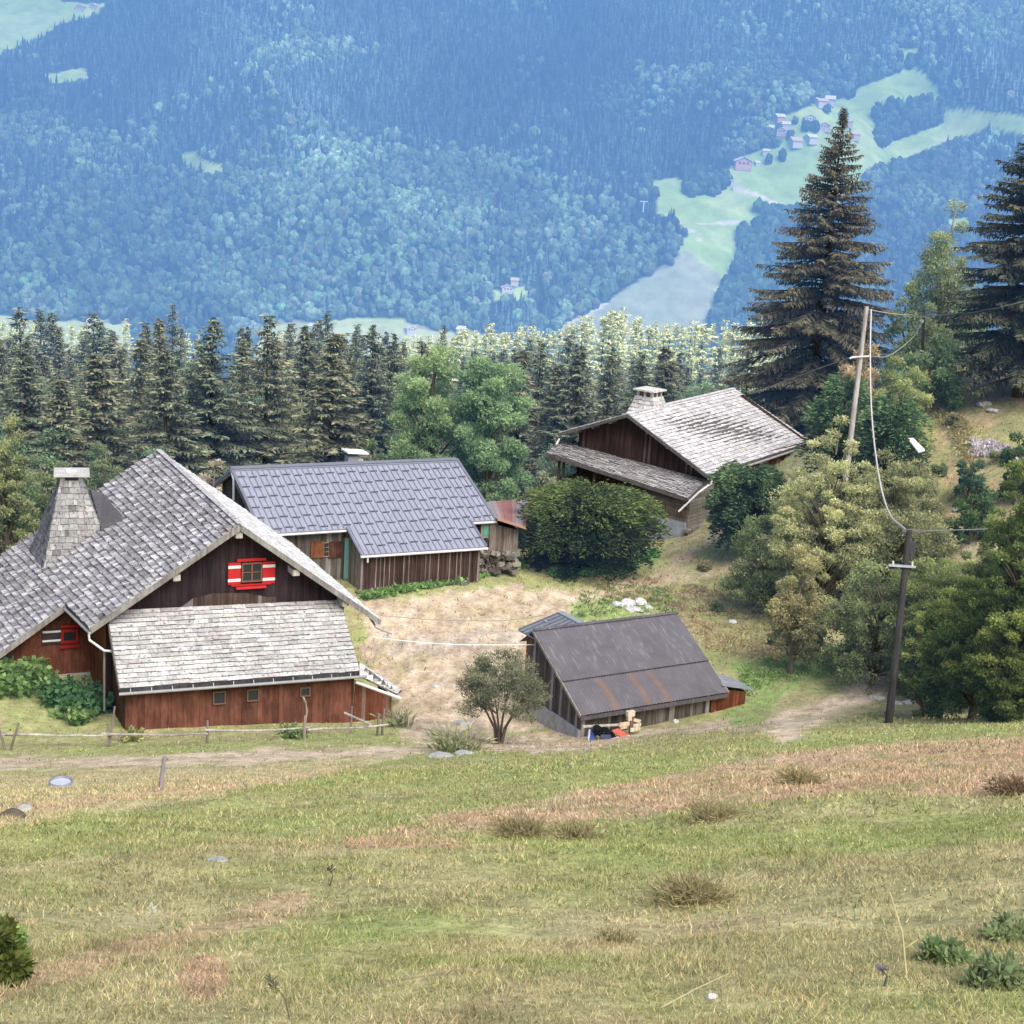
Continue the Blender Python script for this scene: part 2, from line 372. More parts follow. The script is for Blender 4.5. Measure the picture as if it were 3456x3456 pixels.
# ------------------------------------------------------------------ ground sheet
def fan(y0, y1, nr, nc, k=.5, w0=9.):
    ys = y0+ (y1-y0)*0 + np.exp(np.linspace(math.log(y0+4), math.log(y1+4), nr))-4
    s = np.linspace(-1, 1, nc); X = s[None, :]*(k*np.maximum(ys, 0)+w0)[:, None]; Y = np.repeat(ys[:, None], nc, 1)
    return X, Y
X, Y = fan(-3.5, 640., 820, 440, .52, 10)
Z = hgt(X, Y)
mb = MB(); mb.grid(np.stack([X, Y, Z], -1), ground_col(X.ravel(), Y.ravel(), Z.ravel()))
tag(mb.build('ground', M['ground'], smooth=True), kind='structure')

# ------------------------------------------------------------------ building helpers
def vcol(c, j=.12): 
    t = 1+rnd.uniform(-j, j); return V(*c)*t*V(1+rnd.uniform(-.03, .03), 1, 1+rnd.uniform(-.04, .04))
def shingles(mb, T0, T1, B0, B1, rows, wmin, wmax, th, c0, c1, gap=.012, ragged=.03, dark=.0, lift=.02):
    """courses of split wooden shingles on the quad T0 T1 (top) B0 B1 (bottom)"""
    T0, T1, B0, B1 = map(lambda p: np.asarray(p, float), (T0, T1, B0, B1))
    n = unit(np.cross(T1-T0, B0-T0)); n = n if n[2] > 0 else -n
    c0 = V(*c0); c1 = V(*c1)
    for i in range(rows):
        s0 = max(0, (i-.25)/rows); s1 = (i+1)/rows
        a0, a1 = T0+(B0-T0)*s0, T1+(B1-T1)*s0; b0, b1 = T0+(B0-T0)*s1, T1+(B1-T1)*s1
        L = np.linalg.norm(b1-b0); dwn = unit(b0-a0)
        t = -rnd.uniform(0, wmax)
        while t < L:
            w = rnd.uniform(wmin, wmax); q0 = max(t, 0)/L; q1 = min(t+w-gap, L)/L; t += w
            if q1-q0 < .02/L: continue
            e = dwn*rnd.uniform(-ragged, ragged); tk = th*rnd.uniform(.65, 1.5); tw = rnd.uniform(-.3, .3)*th
            p = [a0+(a1-a0)*q0, a0+(a1-a0)*q1, b0+(b1-b0)*q1+e, b0+(b1-b0)*q0+e]
            lo = [p[0]+n*lift*.2, p[1]+n*lift*.2, p[2]+n*lift, p[3]+n*lift]
            hi = [p[0]+n*(lift*.2+.006), p[1]+n*(lift*.2+.006), p[2]+n*(lift+tk+tw), p[3]+n*(lift+tk-tw)]
            k = rnd.random(); k = k*k if dark > 0 else k
            cc = c0+(c1-c0)*k
            if rnd.random() < dark: cc = cc*.55
            vc = vcol(cc, .1); mb.add(lo+hi, [(4,5,6,7),(4,7,3,0),(6,5,1,2)], vc); mb.add([lo[3], lo[2], hi[2], hi[3]], [(0, 1, 2, 3)], vc*.2)  # butt ends coloured dark: end grain plus the shadow line of each course
def ridge_cap(mb, p0, p1, n0, w, th, c, step=.45):
    L = np.linalg.norm(p1-p0); d = unit(p1-p0); k = int(L/step)
    for i in range(k):
        a = p0+d*(i*L/k); b = p0+d*((i+1)*L/k-.01)
        mb.beam(a+K*.05+n0*.05*rnd.random(), b+K*.06, w, th, vcol(c, .15))
def boards(mb, p0, p1, bot, tops, bw, th, c0, c1, nrm, jit=.01, light=0., cl=(.3, .27, .25)):
    """vertical boards from p0 to p1 (plan line); bot(s) and tops: list of (s, z) give lower and upper edge; s in metres"""
    mb.cut(); mb.hold += 1
    p0 = V(p0[0], p0[1], 0); p1 = V(p1[0], p1[1], 0); L = np.linalg.norm(p1-p0); d = (p1-p0)/L
    S = [t[0] for t in tops]; Zt = [t[1] for t in tops]; s = 0
    c0 = V(*c0); c1 = V(*c1)
    while s < L-.02:
        w = min(bw*rnd.uniform(.75, 1.3), L-s); a, b = s+.004, s+w-.004
        o = nrm*rnd.uniform(0, jit); za, zb = np.interp(a, S, Zt), np.interp(b, S, Zt)
        brk = [t for t in S if a < t < b]
        z0a = bot(a) if callable(bot) else bot; z0b = bot(b) if callable(bot) else bot
        col_ = c0+(c1-c0)*rnd.random()
        if rnd.random() < light: col_ = V(*cl)*rnd.uniform(.8, 1.2)
        if za-z0a > .03 or zb-z0b > .03:
            f = [p0+d*a+K*z0a+o, p0+d*b+K*z0b+o, p0+d*b+K*zb+o] + [p0+d*t+K*np.interp(t, S, Zt)+o for t in brk] + [p0+d*a+K*za+o]
            mb.slab(f, th, vcol(col_, .12), -nrm)
        s += w
    mb.hold -= 1
def gutter(mb, p0, p1, r=.075, c=(.55, .56, .58), out=None):
    mb.tube([p0, p1], r, c, 8)
def frame_window(parent, c, ax, w, h, fc=(.2, .1, .06), bars=(1, 1), depth=.06, fw=.07, name='window', curtain=False):
    """ax=(across, normal(out), up); frame mesh with glazing bars as part, the pane as its sub-part"""
    X, N, Zz = ax; mb = MB(); A3 = (X, N, Zz)
    mb.box(c+Zz*(h/2-fw/2), w, depth, fw, fc, A3); mb.box(c-Zz*(h/2-fw/2), w, depth, fw, fc, A3)
    for s_ in (-1, 1): mb.box(c+X*s_*(w/2-fw/2), fw, depth-.004, h-2*fw, fc, A3)
    if bars[0]: mb.box(c, .07, depth-.01, h-2*fw, fc, A3)
    for i in range(bars[1]):
        z = (i+1)/(bars[1]+1)-.5
        for s_ in (-1, 1): mb.box(c+X*s_*w*.25+Zz*(h-2*fw)*z, w/2-fw-.035, depth-.02, .03, fc, A3)
    o = mb.build(name, M['paint'], parent)
    g = MB(); g.box(c-N*.02, w-2*fw+.01, .01, h-2*fw+.01, (.04, .045, .05), A3); g.build('pane', M['glass'], o, org=tuple(o['org']))
    return o
def stripes_shutter(parent, c, ax, w, h, red=(.50, .02, .025), white=(.78, .76, .74), name='shutter'):
    X, N, Zz = ax; mb = MB(); mb.box(c, w, .045, h, red, ax)
    for f in (.3, -.3): mb.box(c+Zz*h*f+N*.006, w+.008, .05, h*.13, white, ax)
    return mb.build(name, M['paint'], parent)
SH0 = (.30, .29, .30); SH1 = (.68, .66, .68)

# ================================================================== 1. the big shingled farmhouse on the left
a, b = fr(2.0)
A = aty(811, 1771, 74.4); E = onplane(304, 2121, A, a); Cc = onplane(1283, 2092, A, a); B = atz(534, 1520, A[2])
nl = np.cross(E-A, B-A); nl = unit(nl)*(1 if nl[2] > 0 else -1)
Fk = onplane(224, 2040, A, nl); Mk = E+unit(Fk-E)*np.linalg.norm(B-A); Dk = B+Cc-A
wd = unit(onplane(0, 2203, A, nl)-Fk); G1 = Fk+wd*7.5; G2 = Mk+wd*7.5
base_z = -29.1
mc = empty('farmhouse', V(-12, 77, base_z), 'big farmhouse with silvery wooden shingle roof, red striped shutters and a tall shingled chimney', 'farmhouse')
up3 = K*.16
mb = MB(); dk = (.12, .11, .105)
mb.slab([A, B, Mk, E], .16, dk); mb.slab([A, Cc, Dk, B], .16, dk); mb.slab([Fk, Mk, G2, G1], .16, dk)
rf = mb.build('roof', M['wood'], mc)
mb = MB()
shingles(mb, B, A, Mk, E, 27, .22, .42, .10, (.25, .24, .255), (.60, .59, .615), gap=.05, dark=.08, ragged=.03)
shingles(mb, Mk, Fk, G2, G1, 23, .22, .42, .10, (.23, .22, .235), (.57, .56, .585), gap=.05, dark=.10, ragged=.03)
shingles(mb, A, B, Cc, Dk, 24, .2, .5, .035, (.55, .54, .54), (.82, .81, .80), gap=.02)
ridge_cap(mb, A, B, nl, .3, .04, (.45, .44, .45))
mb.build('shingles', M['shingle'], rf, org=tuple(rf['org']))
# barge boards and eave boards
mb = MB(); fc = (.25, .235, .225)
for p, q in ((A, E), (A, Cc), (Fk, G1), (B, Mk), (B, Dk)):
    n_ = unit(q-p); off = (-a if p is not B else a)*.03
    mb.beam(p+off-K*.13, q+off-K*.13, .05, .26, vcol(fc, .05), up=K)
mb.beam(E-K*.14, Fk-K*.14, .05, .18, (.1, .09, .09)); mb.beam(Cc-K*.14, Dk-K*.14, .05, .18, (.1, .09, .09))
mb.build('bargeboard', M['wood'], mc)
# gable wall
inset = 1.0; Wa = A+a*inset
def roofz_front(s):   # s along -b from the left wall
    return 0
sL = (E-A) @ b - .9; sR = (A-onplane(1160, 2060, A+a*1, a)) @ b; slL = (A-E)[2]/((E-A) @ b); slR = (A-Cc)[2]/((A-Cc) @ b)
p0 = Wa+b*sL; p1 = Wa-b*sR
tops = [(0, A[2]-slL*sL-.2), (sL, A[2]-.2), (sL+sR, A[2]-slR*sR-.2)]
mb = MB(); boards(mb, p0, p1, base_z-.6, tops, .22, .05, (.022, .014, .019), (.042, .028, .032), -a, .02, light=.0)
mb.build('gable_wall', M['wood'], mc)
# weathered grey-brown band above the lean-to
cx_l = onplane(700, 2040, Wa-a*.03, a); cx_r = onplane(925, 2035, Wa-a*.03, a)
mb = MB(); zt = onplane(780, 1990, Wa, a)[2]; s0 = 0
pL = cx_l; boards(mb, onplane(610, 2045, Wa-a*.035, a), onplane(930, 2035, Wa-a*.035, a), cx_l[2]-.3, [(0, zt-.75), (.6, zt-.3), (1.6, zt-.12), (3.2, zt-.2), (4.3, zt-.5)], .2, .03, (.05, .03, .026), (.10, .07, .06), -a, .02, light=.12, cl=(.22, .21, .21))
mb.build('boarding', M['wood'], mc)
# side wall on the right and rear walls
mb = MB()
q = p1-K*p1[2]; qb = q+a*(np.linalg.norm(B-A)-2)
boards(mb, p1, p1+a*(np.linalg.norm(B-A)-2), base_z-1.5, [(0, tops[2][1]), (30, tops[2][1])], .22, .05, (.06, .03, .02), (.11, .05, .03), -b, .01)
Lr = np.linalg.norm(B-A)-1.6
boards(mb, p0+a*Lr, p1+a*Lr, base_z-2.5, tops, .22, .05, (.06, .03, .02), (.11, .05, .03), a, .01)
boards(mb, p0, p0+a*((Fk-E) @ a+.5), base_z-1.5, [(0, tops[0][1]+.0), (30, tops[0][1])], .2, .05, (.14, .045, .02), (.2, .07, .035), b, .02)
mb.build('side_wall', M['wood_red'], mc)
# beam ends under the verge
mb = MB()
for (u, v) in ((806, 1805), (596, 1949), (998, 1932), (1165, 2035)):
    c = onplane(u, v, A+a*.15, a); mb.box(c+a*.4, .34, 1.0, .3, (.42, .38, .34), (b, a, K))
mb.build('beam_end', M['wood'], mc)
# the window with striped shutters
axw = (-b, -a, K); cw = onplane(850, 1931, Wa-a*.06, a); 
frame_window(mc, cw, axw, 1.02, .98, (.22, .1, .06), (1, 1), .1)
for u in (791, 907):
    c = onplane(u, 1936 if u < 850 else 1932, Wa-a*.08, a); stripes_shutter(mc, c, axw, .62, 1.12)
mb = MB(); c = onplane(849, 1889, Wa-a*.09, a); mb.box(c, 1.45, .1, .13, (.5, .02, .025), axw)
c = onplane(847, 1982, Wa-a*.13, a); mb.box(c, 1.5, .22, .1, (.55, .03, .04), axw); c = onplane(848, 1973, Wa-a*.08, a); mb.box(c, 2.0, .06, .07, (.45, .02, .025), axw)
mb.build('window_trim', M['paint'], mc)
# left wing wall with its window
fw_ = Fk+a*.8; wl0 = fw_+b*8; sl_w = -wd[2]/np.linalg.norm(wd[:2])
zt0 = Fk[2]-.38
wing_r = fw_-b*1.6
hgtop = lambda s: zt0-sl_w*s
mb = MB(); L8 = np.linalg.norm((wing_r-wl0)[:2])
boards(mb, wl0, wing_r, -28.35, [(0, max(hgtop(8), -28.6)), (L8-1.6, zt0), (L8, zt0)], .24, .05, (.12, .045, .03), (.19, .07, .045), -a, .02)
mb.build('wing_wall', M['wood_red'], mc)
mb = MB(); mb.slab([wl0-a*.1-K*28.1-K*wl0[2], wing_r-a*.1-K*28.1-K*wing_r[2], wing_r-K*28.1-K*wing_r[2], wl0-K*28.1-K*wl0[2]], 1.3, (.42, .41, .4)); mb.build('plinth', M['concrete'], mc)
c = onplane(235, 2147, fw_-a*.08, a); frame_window(mc, c, axw, .85, .7, (.42, .02, .02), (0, 0), .1, .12)
c = onplane(236, 2182, fw_-a*.1, a); mb = MB(); mb.box(c, 1.0, .12, .12, (.42, .02, .02), axw); c = onplane(240, 2112, fw_-a*.1, a); mb.box(c, .95, .1, .12, (.45, .02, .02), axw); mb.build('window_trim', M['paint'], mc)
stripes_shutter(mc, onplane(174, 2147, fw_-a*.1, a), axw, .88, .78, (.05, .04, .05))
# the front lean-to
LL = onplane(404, 2324, A-a*2.5, a); LR = onplane(1213.5, 2267, A-a*2.5, a); TR = onplane(1147, 2024, A+a*.95, a); TL0 = onplane(600, 2050, A+a*.95, a)
TL = onplane(360, 2062, A+a*.95, a); TLv = TL0+(TL0-TR)*((TL-TL0) @ b)/((TL0-TR) @ b)
eT = onplane(352, 2105, A+a*.0, a)
TL = TLv
lt_o = mc
mb = MB(); mb.slab([TL, TR, LR, LL], .12, dk); lr = mb.build('lean_to_roof', M['wood'], mc)
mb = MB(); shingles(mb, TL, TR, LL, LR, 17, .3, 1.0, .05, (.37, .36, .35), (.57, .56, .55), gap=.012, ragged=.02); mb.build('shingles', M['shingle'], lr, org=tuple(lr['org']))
mb = MB(); mb.beam(TL-K*.1+b*.03, LL-K*.1+b*.03, .05, .2, (.12, .11, .1)); mb.beam(LL-K*.12, LR-K*.12, .05, .22, (.05, .05, .055)); mb.build('bargeboard', M['wood'], mc)
mb = MB(); gp = -a*.1-K*.24
mb.tube([LL+gp+b*.05, LR+gp-b*.35], .075, (.30, .30, .31), 8)
gb2 = MB()
for i in range(12):
    p = LL+(LR-LL)*((i+.5)/12); gb2.beam(p+gp*.9-a*.03, p-K*.02-a*.04, .03, .03, (.5, .5, .52))
gb2.build('gutter_bracket', M['zinc'], mc)
mb.tube([onplane(303, 2137, E-a*.05, a)+a*(Fk-E)@a*0 , Fk-K*.22+b*.08], .07, (.40, .41, .43), 8)
e1 = onplane(300, 2140, E, a); e2 = onplane(302, 2160, E, a); e3 = onplane(352, 2196, LL+a*2.0, a); e4 = onplane(380, 2198, LL+a*2., a)
mb.tube([e1, e2, e3, e4], .06, (.62, .63, .64), 8)
e5 = onplane(352, 2215, LL+a*2.2, a); e6 = onplane(343, 2400, LL+a*2.2, a)
mb.tube([e3, e5, V(e5[0], e5[1], e6[2])], .05, (.22, .21, .2), 8)
g1 = onplane(1270, 2118, Cc-a*.1, a); g2 = onplane(1326, 2140, Cc-a*1.6, a); mb.tube([Cc-K*.2-b*.1+a*3, g1, g2], .055, (.6, .61, .63), 8)
mb.build('gutter', M['zinc'], mc)
# lean-to walls
W0 = onplane(422, 2467, A-a*2.1, a); W1 = onplane(1189, 2451, A-a*2.1, a)
zb = base_z-.5; Lw = np.linalg.norm((W1-W0)[:2])
W0t = LL[2]-.02; W1t = LR[2]+.0
mb = MB(); boards(mb, W0, W1, zb, [(0, W0t), (Lw, W1t)], .26, .05, (.10, .042, .030), (.155, .062, .042), -a, .025)
fwall = mb.build('lean_to_wall', M['wood_red'], mc)
mb = MB(); Bk = W0+a*3.2; boards(mb, Bk, W0, zb-.3, [(0, TL[2]-.25), (3.2, W0t)], .26, .05, (.06, .03, .022), (.1, .045, .03), b, .02)
boards(mb, W1, W1+a*3.2, zb-.3, [(0, W1t), (3.2, TR[2]-.25)], .26, .05, (.1, .035, .02), (.15, .06, .03), -b, .02)
mb.build('lean_to_side_wall', M['wood_red'], mc)
for (u, v, w_, h_) in ((740, 2355, .62, .66), (854, 2346, .6, .62), (1030, 2335, .52, .48)):
    c = onplane(u, v, A-a*2.16, a); frame_window(mc, c, axw, w_, h_, (.16, .1, .075), (0, 0), .09, .06)
# little shed roof on the right end
S_ = A-a*1.9
r0 = onplane(1213, 2236, S_+a*1.8, a); r1 = onplane(1356, 2329, S_+a*1.8+a*.0, a); r2 = onplane(1340, 2342, S_-a*.3, a); r3 = onplane(1213, 2280, S_-a*.3, a)
mb = MB(); mb.slab([r0, r1, r2, r3], .08, dk); ar = mb.build('annex_roof', M['wood'], mc)
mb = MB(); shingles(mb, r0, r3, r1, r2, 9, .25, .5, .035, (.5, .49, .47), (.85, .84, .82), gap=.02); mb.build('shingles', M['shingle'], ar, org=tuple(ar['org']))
mb = MB(); mb.tube([onplane(1200, 2302, S_-a*.5, a), onplane(1352, 2357, S_-a*.5, a)], .075, (.74, .75, .77), 8); mb.build('gutter', M['zinc'], mc)
an0 = onplane(1196, 2330, S_-a*.1, a); an1 = onplane(1318, 2432, S_-a*.1, a)
Lw = np.linalg.norm((an1-an0)[:2]); zA = onplane(1196, 2295, S_-a*.1, a)[2]; zB = onplane(1320, 2352, S_-a*.1, a)[2]
mb = MB(); boards(mb, an0, an1, base_z-.7, [(0, zA), (Lw, zB)], .2, .04, (.11, .035, .02), (.18, .07, .045), -a, .05, light=.15, cl=(.2, .14, .11))
boards(mb, an1, an1+a*2.0, base_z-.7, [(0, zB), (2, zB+.1)], .2, .04, (.1, .04, .02), (.15, .06, .03), -b, .02)
mb.build('annex_wall', M['wood_red'], mc)
# chimney: tall shingled pyramid
bz = lambda p: p
c_bot = onplane(145, 1926, A, nl); c_r = onplane(344, 1789, A, nl); c_l = onplane(97, 1864, A, nl)
# top square at height just over the ridge
ctr = None
t_fr = aty(205, 1622, (c_bot[1]+1.3)); zt_ = t_fr[2]
t_fr = atz(203, 1622, zt_); t_frr = atz(281, 1622, zt_); wtop = np.linalg.norm(t_frr-t_fr); dirt = unit(t_frr-t_fr)
prp = V(-dirt[1], dirt[0], 0)
t_bl = atz(180, 1606, zt_)
top4 = [t_fr, t_frr, t_frr+prp*1.15, t_fr+prp*1.15]
bw0 = c_bot; hb = zt_-c_bot[2]
bot4 = [c_bot, V(*(c_r-K*0)), None, None]
lowz = c_bot[2]-.2
def down(p, q, z):   # extend the line p->q down to height z
    d = q-p; return p+d*(z-p[2])/d[2]
bR = down(t_frr, c_r, lowz); bL = down(t_fr, c_bot, lowz); bLL = down(t_fr+prp*1.15, c_l, lowz)
bRR = bR+(bLL-bL)
mb = MB(); ch_c = (.25, .24, .23)
bb = [bL, bR, bRR, bLL]
for i in range(4):
    j = (i+1) % 4
    c_hi = (.42, .41, .40) if i == 0 else (.24, .24, .26); c_lo = (.27, .265, .26) if i == 0 else (.14, .14, .16)  # front face coloured lighter, other faces darker, following the light
    mb.add([top4[i], top4[j], bb[j], bb[i]], [(0, 1, 2, 3)], dk)
    n_ = np.cross(top4[j]-top4[i], bb[i]-top4[i])
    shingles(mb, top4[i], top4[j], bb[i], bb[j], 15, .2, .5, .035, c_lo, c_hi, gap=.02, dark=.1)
chm = mb.build('chimney', M['shingle'], mc)
mb = MB(); ce = sum(top4)/4
for p in top4: mb.box(p+(ce-p)*.2+K*.12, .25, .25, .3, (.42, .41, .39), (dirt, prp, K))
mb.box(ce+K*.1, wtop*.9, 1.0, .3, (.08, .08, .08), (dirt, prp, K))
mb.box(ce+K*.32, wtop+.65, 1.75, .14, (.50, .49, .48), (dirt, prp, K)); mb.box(ce+K*.43, .6, .5, .08, (.62, .6, .58), (dirt, prp, K))
mb.build('chimney_cap', M['concrete'], chm, org=tuple(mc['org']))
# little shingled cricket beside the chimney
k0 = onplane(345, 1690, A, nl); k1 = onplane(412, 1760, A, nl); k2 = onplane(340, 1800, A, nl); k3 = onplane(300, 1700, A, nl)
mb = MB(); kt = onplane(305, 1690, A, nl)+K*.7
mb.slab([k0+K*.42, k1+K*.36, k2+K*.4, kt], .4, (.12, .115, .13)); mb.build('cricket', M['shingle'], mc)

# ================================================================== 2. the barn with the grey sheet metal roof
a, b = fr(.47)
A = aty(780, 1580, 96); R = atz(1541.6, 1549.4, A[2]); a = unit(R-A); b = V(-a[1], a[0], 0)
eR = onplane(1674, 1754, R, a); nm_ = unit(np.cross(R-A, eR-R)); nm_ = nm_*(1 if nm_[2] > 0 else -1)
we = (R-eR) @ b; sl = (R-eR)[2]/we; LB = np.linalg.norm(R-A)
dR = onplane(1643, 1843.4, A, nm_); wl = (A-dR) @ b
n1 = ((onplane(1585, 1754, A, nm_)-A) @ a + (dR-A) @ a)/2; dL = onplane(1218.6, 1878.6, A, nm_); n0 = ((onplane(1175.6, 1787.5, A, nm_)-A) @ a + (dL-A) @ a)/2
print('MB', LB, we, sl, wl, n0, n1)
def mbp(s, t, h=0): return A+a*s-b*t-K*sl*t+nm_*h
metal = (.29, .305, .375)
mr = empty('metal_roofed_barn', A+a*8-b*4-K*7, 'long wooden barn with blue-grey ribbed sheet metal roof and weathered board walls', 'barn')
mb = MB()
mb.slab([mbp(0, 0), mbp(LB, 0), mbp(LB, we), mbp(0, we)], .14, metal, -nm_)
mb.slab([mbp(n0, we-.0), mbp(n1, we-.0), mbp(n1, wl), mbp(n0, wl)], .14, metal, -nm_)
bkL = A+b*3.6-K*1.7; bkR = R+b*3.6-K*1.7
mb.slab([A, bkL, bkR, R], .14, metal, -K)
rf = mb.build('roof', M['metal'], mr)
mb = MB(); pitch_ = .36; s = .1; i = 0
while s < LB:
    wmax_ = wl if n0-.02 <= s <= n1+.02 else we
    mb.beam(mbp(s, .25, .025), mbp(s, wmax_-.02, .025), .05, .055, V(.20, .21, .27), up=nm_)
    s += pitch_; i += 1
for cpos in (0, LB):
    mb.beam(mbp(cpos, .0, .03), mbp(cpos, we, .03), .16, .07, V(.17, .18, .22), up=nm_)
for cpos in (n0, n1): mb.beam(mbp(cpos, we-.1, .03), mbp(cpos, wl, .03), .12, .07, V(.16, .17, .21), up=nm_)
mb.beam(A+K*.03, R+K*.03, .55, .06, V(.21, .22, .27)); mb.beam(mbp(0, .2, .03), mbp(LB, .2, .03), .3, .05, V(.21, .22, .27), up=nm_)
mb.build('roof_ribs', M['metal'], rf, org=tuple(rf['org']))
mb = MB(); ni = int(LB/pitch_)
for i in range(ni):
    s0 = .1+i*pitch_; s1 = s0+pitch_
    if i % 2 == 1: continue
    wmax_ = wl if (s0 >= n0 and s1 <= n1+.1) else we
    off = 0 if (i//2) % 2 == 0 else .12; t = .95+off-.02*(i % 3); 
    while t < wmax_-.2:
        mb.beam(mbp(s0+.02, t, .05), mbp(s1+.14, t-.0, .05), .05, .09, V(.12, .12, .15), up=nm_); t += 1.0
mb.build('snow_guards', M['metal'], rf, org=tuple(rf['org']))
mb = MB(); gc = (.62, .63, .66)
mb.tube([mbp(.0, we+.08, -.12), mbp(n0-.05, we+.08, -.12)], .07, gc, 8); mb.tube([mbp(n1+.05, we+.08, -.12), mbp(LB+.05, we+.08, -.12)], .07, gc, 8)
mb.tube([mbp(n0-.02, wl+.08, -.12), mbp(n1+.08, wl+.08, -.12)], .075, gc, 8)
mb.tube([mbp(n0+.45, wl+.05, -.15), mbp(n0+.45, wl+.05, -.15)-K*.35], .06, gc, 8)
dp_ = A+a*.05-b*.9-K*.5; mb.tube([A-K*.1, dp_-a*.15, V(dp_[0]-.1, dp_[1], -27.)], .07, (.55, .58, .66), 8)
mb.build('gutter', M['zinc'], mr)
# walls
zb = -29.6
inn = .45; f0 = A+a*(n0+.25)-b*(wl-inn); f1 = A+a*(n1-.3)-b*(wl-inn); ztf = (mbp(0, wl-inn)-K*.18)[2]
Lw = np.linalg.norm((f1-f0)[:2]); mb = MB()
boards(mb, f0, f1, zb, [(0, ztf), (Lw, ztf)], .21, .04, (.045, .028, .026), (.085, .05, .045), -b, .0)
i = 0; s = .12
while s < Lw-.05:
    p = f0+a*s; mb.beam(V(p[0], p[1], zb)-b*.03, V(p[0], p[1], ztf-.1)-b*.03, .055, .05, vcol((.24, .2, .18) if rnd.random() < .45 else (.085, .055, .05), .25), up=b); s += rnd.uniform(.2, .34)
for p in (f0, f1): mb.beam(V(p[0], p[1], zb)-b*.04, V(p[0], p[1], ztf)-b*.04, .13, .1, (.26, .22, .2), up=b)
mb.build('front_wall', M['wood'], mr)
mz = we-.7; m0 = A+a*.35-b*mz; m1 = R-a*.35-b*mz; ztm = (mbp(0, mz)-K*.18)[2]
mb = MB(); boards(mb, m0, f0+b*(wl-inn-mz), zb-.6, [(0, ztm), (30, ztm)], .2, .04, (.08, .065, .06), (.16, .14, .13), -b, .02, light=.15, cl=(.24, .22, .21))
boards(mb, f1+b*(wl-inn-mz), m1, zb-.2, [(0, ztm), (30, ztm)], .2, .04, (.05, .035, .03), (.1, .07, .06), -b, .02)
Ls = wl-inn-mz
boards(mb, f0+b*Ls, f0, zb, [(0, ztm), (Ls, ztf)], .2, .04, (.17, .15, .14), (.30, .28, .27), -a, .02, light=.2)
boards(mb, f1, f1+b*Ls, zb, [(0, ztf), (Ls, ztm)], .2, .04, (.06, .045, .04), (.1, .08, .07), a, .02)
# gables
wbk = 3.2
g0 = A+a*.4-b*mz; gb_ = A+a*.4+b*wbk; Lg = mz+wbk
boards(mb, gb_, g0, -30.5, [(0, A[2]-1.7), (wbk, A[2]-.2), (Lg, ztm)], .22, .04, (.05, .04, .045), (.1, .085, .085), -a, .02)
boards(mb, R-a*.4-b*mz, R-a*.4+b*wbk, -30.5, [(0, ztm), (mz, A[2]-.2), (Lg, A[2]-1.7)], .22, .04, (.05, .04, .04), (.1, .08, .08), a, .02)
boards(mb, A+b*wbk+a*.4, R+b*wbk-a*.4, -30.5, [(0, A[2]-1.7), (30, A[2]-1.7)], .22, .04, (.05, .04, .04), (.1, .08, .08), b, .02)
mb.build('wall', M['wood'], mr)
mb = MB(); mb.beam(A-K*.25-b*.05+a*.04, bkL-K*.2+a*.04, .06, .26, (.2, .19, .19)); mb.beam(A-K*.25-a*.03, mbp(0, we)-K*.15-a*.03, .06, .22, (.2, .19, .2)); mb.beam(R-K*.15+a*.03, eR-K*.12+a*.03, .06, .22, (.15, .15, .17)); mb.build('bargeboard', M['wood'], mr)
# wide orange brown shutters, a window and the teal door in the recess
axm = (a, -b, K); mp_ = m0-b*.06
c = onplane(1098, 1855, mp_, b); frame_window(mr, c, axm, .5, .9, (.3, .26, .23), (0, 2), .07, .05)
for u, cc in ((1071, (.24, .10, .05)), (1132, (.10, .045, .035))):
    c = onplane(u, 1855, mp_-b*.02, b); mb = MB()
    for i in range(5): mb.box(c+a*(i-2)*.17, .16, .05, 1.0, vcol(cc, .12), axm)
    mb.build('shutter', M['wood_red'], mr)
dtop = onplane(1163, 1812, mp_-b*.3, b); dbt = onplane(1158, 1945, mp_-b*.3, b)
dd = unit(a*.85-b*.5); mb = MB(); hh = dtop[2]-dbt[2]
for i in range(5): mb.box(V(dtop[0], dtop[1], (dtop[2]+dbt[2])/2-.1)+dd*(.12+i*.19), .185, .05, hh+.1, vcol((.17, .36, .33), .1), (dd, np.cross(dd, K), K))
mb.build('door', M['paint'], mr)
# enclosed green hatch under the right eave
c = onplane(1648, 1788, m1-b*.25, b); mb = MB()
mb.box(c, 1.15, .35, .95, (.33, .32, .28), axm); hb_ = mb.build('hatch_box', M['wood'], mr)
mb = MB(); mb.box(c-b*.2, .85, .04, .62, (.12, .33, .24), axm); mb.build('hatch', M['paint'], hb_, org=tuple(mr['org']))
# stone foundation of the extension
mb = MB(); L_ = np.linalg.norm((f1-f0)[:2])
for i in range(60):
    p = f0+a*rnd.uniform(-.2, L_)-b*rnd.uniform(.05, .3); r_ = rnd.uniform(.12, .25)
    mb.box(V(p[0], p[1], gz(p[0], p[1])+.05), r_*2, r_*1.5, r_, vcol((.12, .12, .11), .3), (unit(a+V(0, 0, rnd.uniform(-.2, .2))), b, K))
mb.build('foundation', M['stone'], mr)
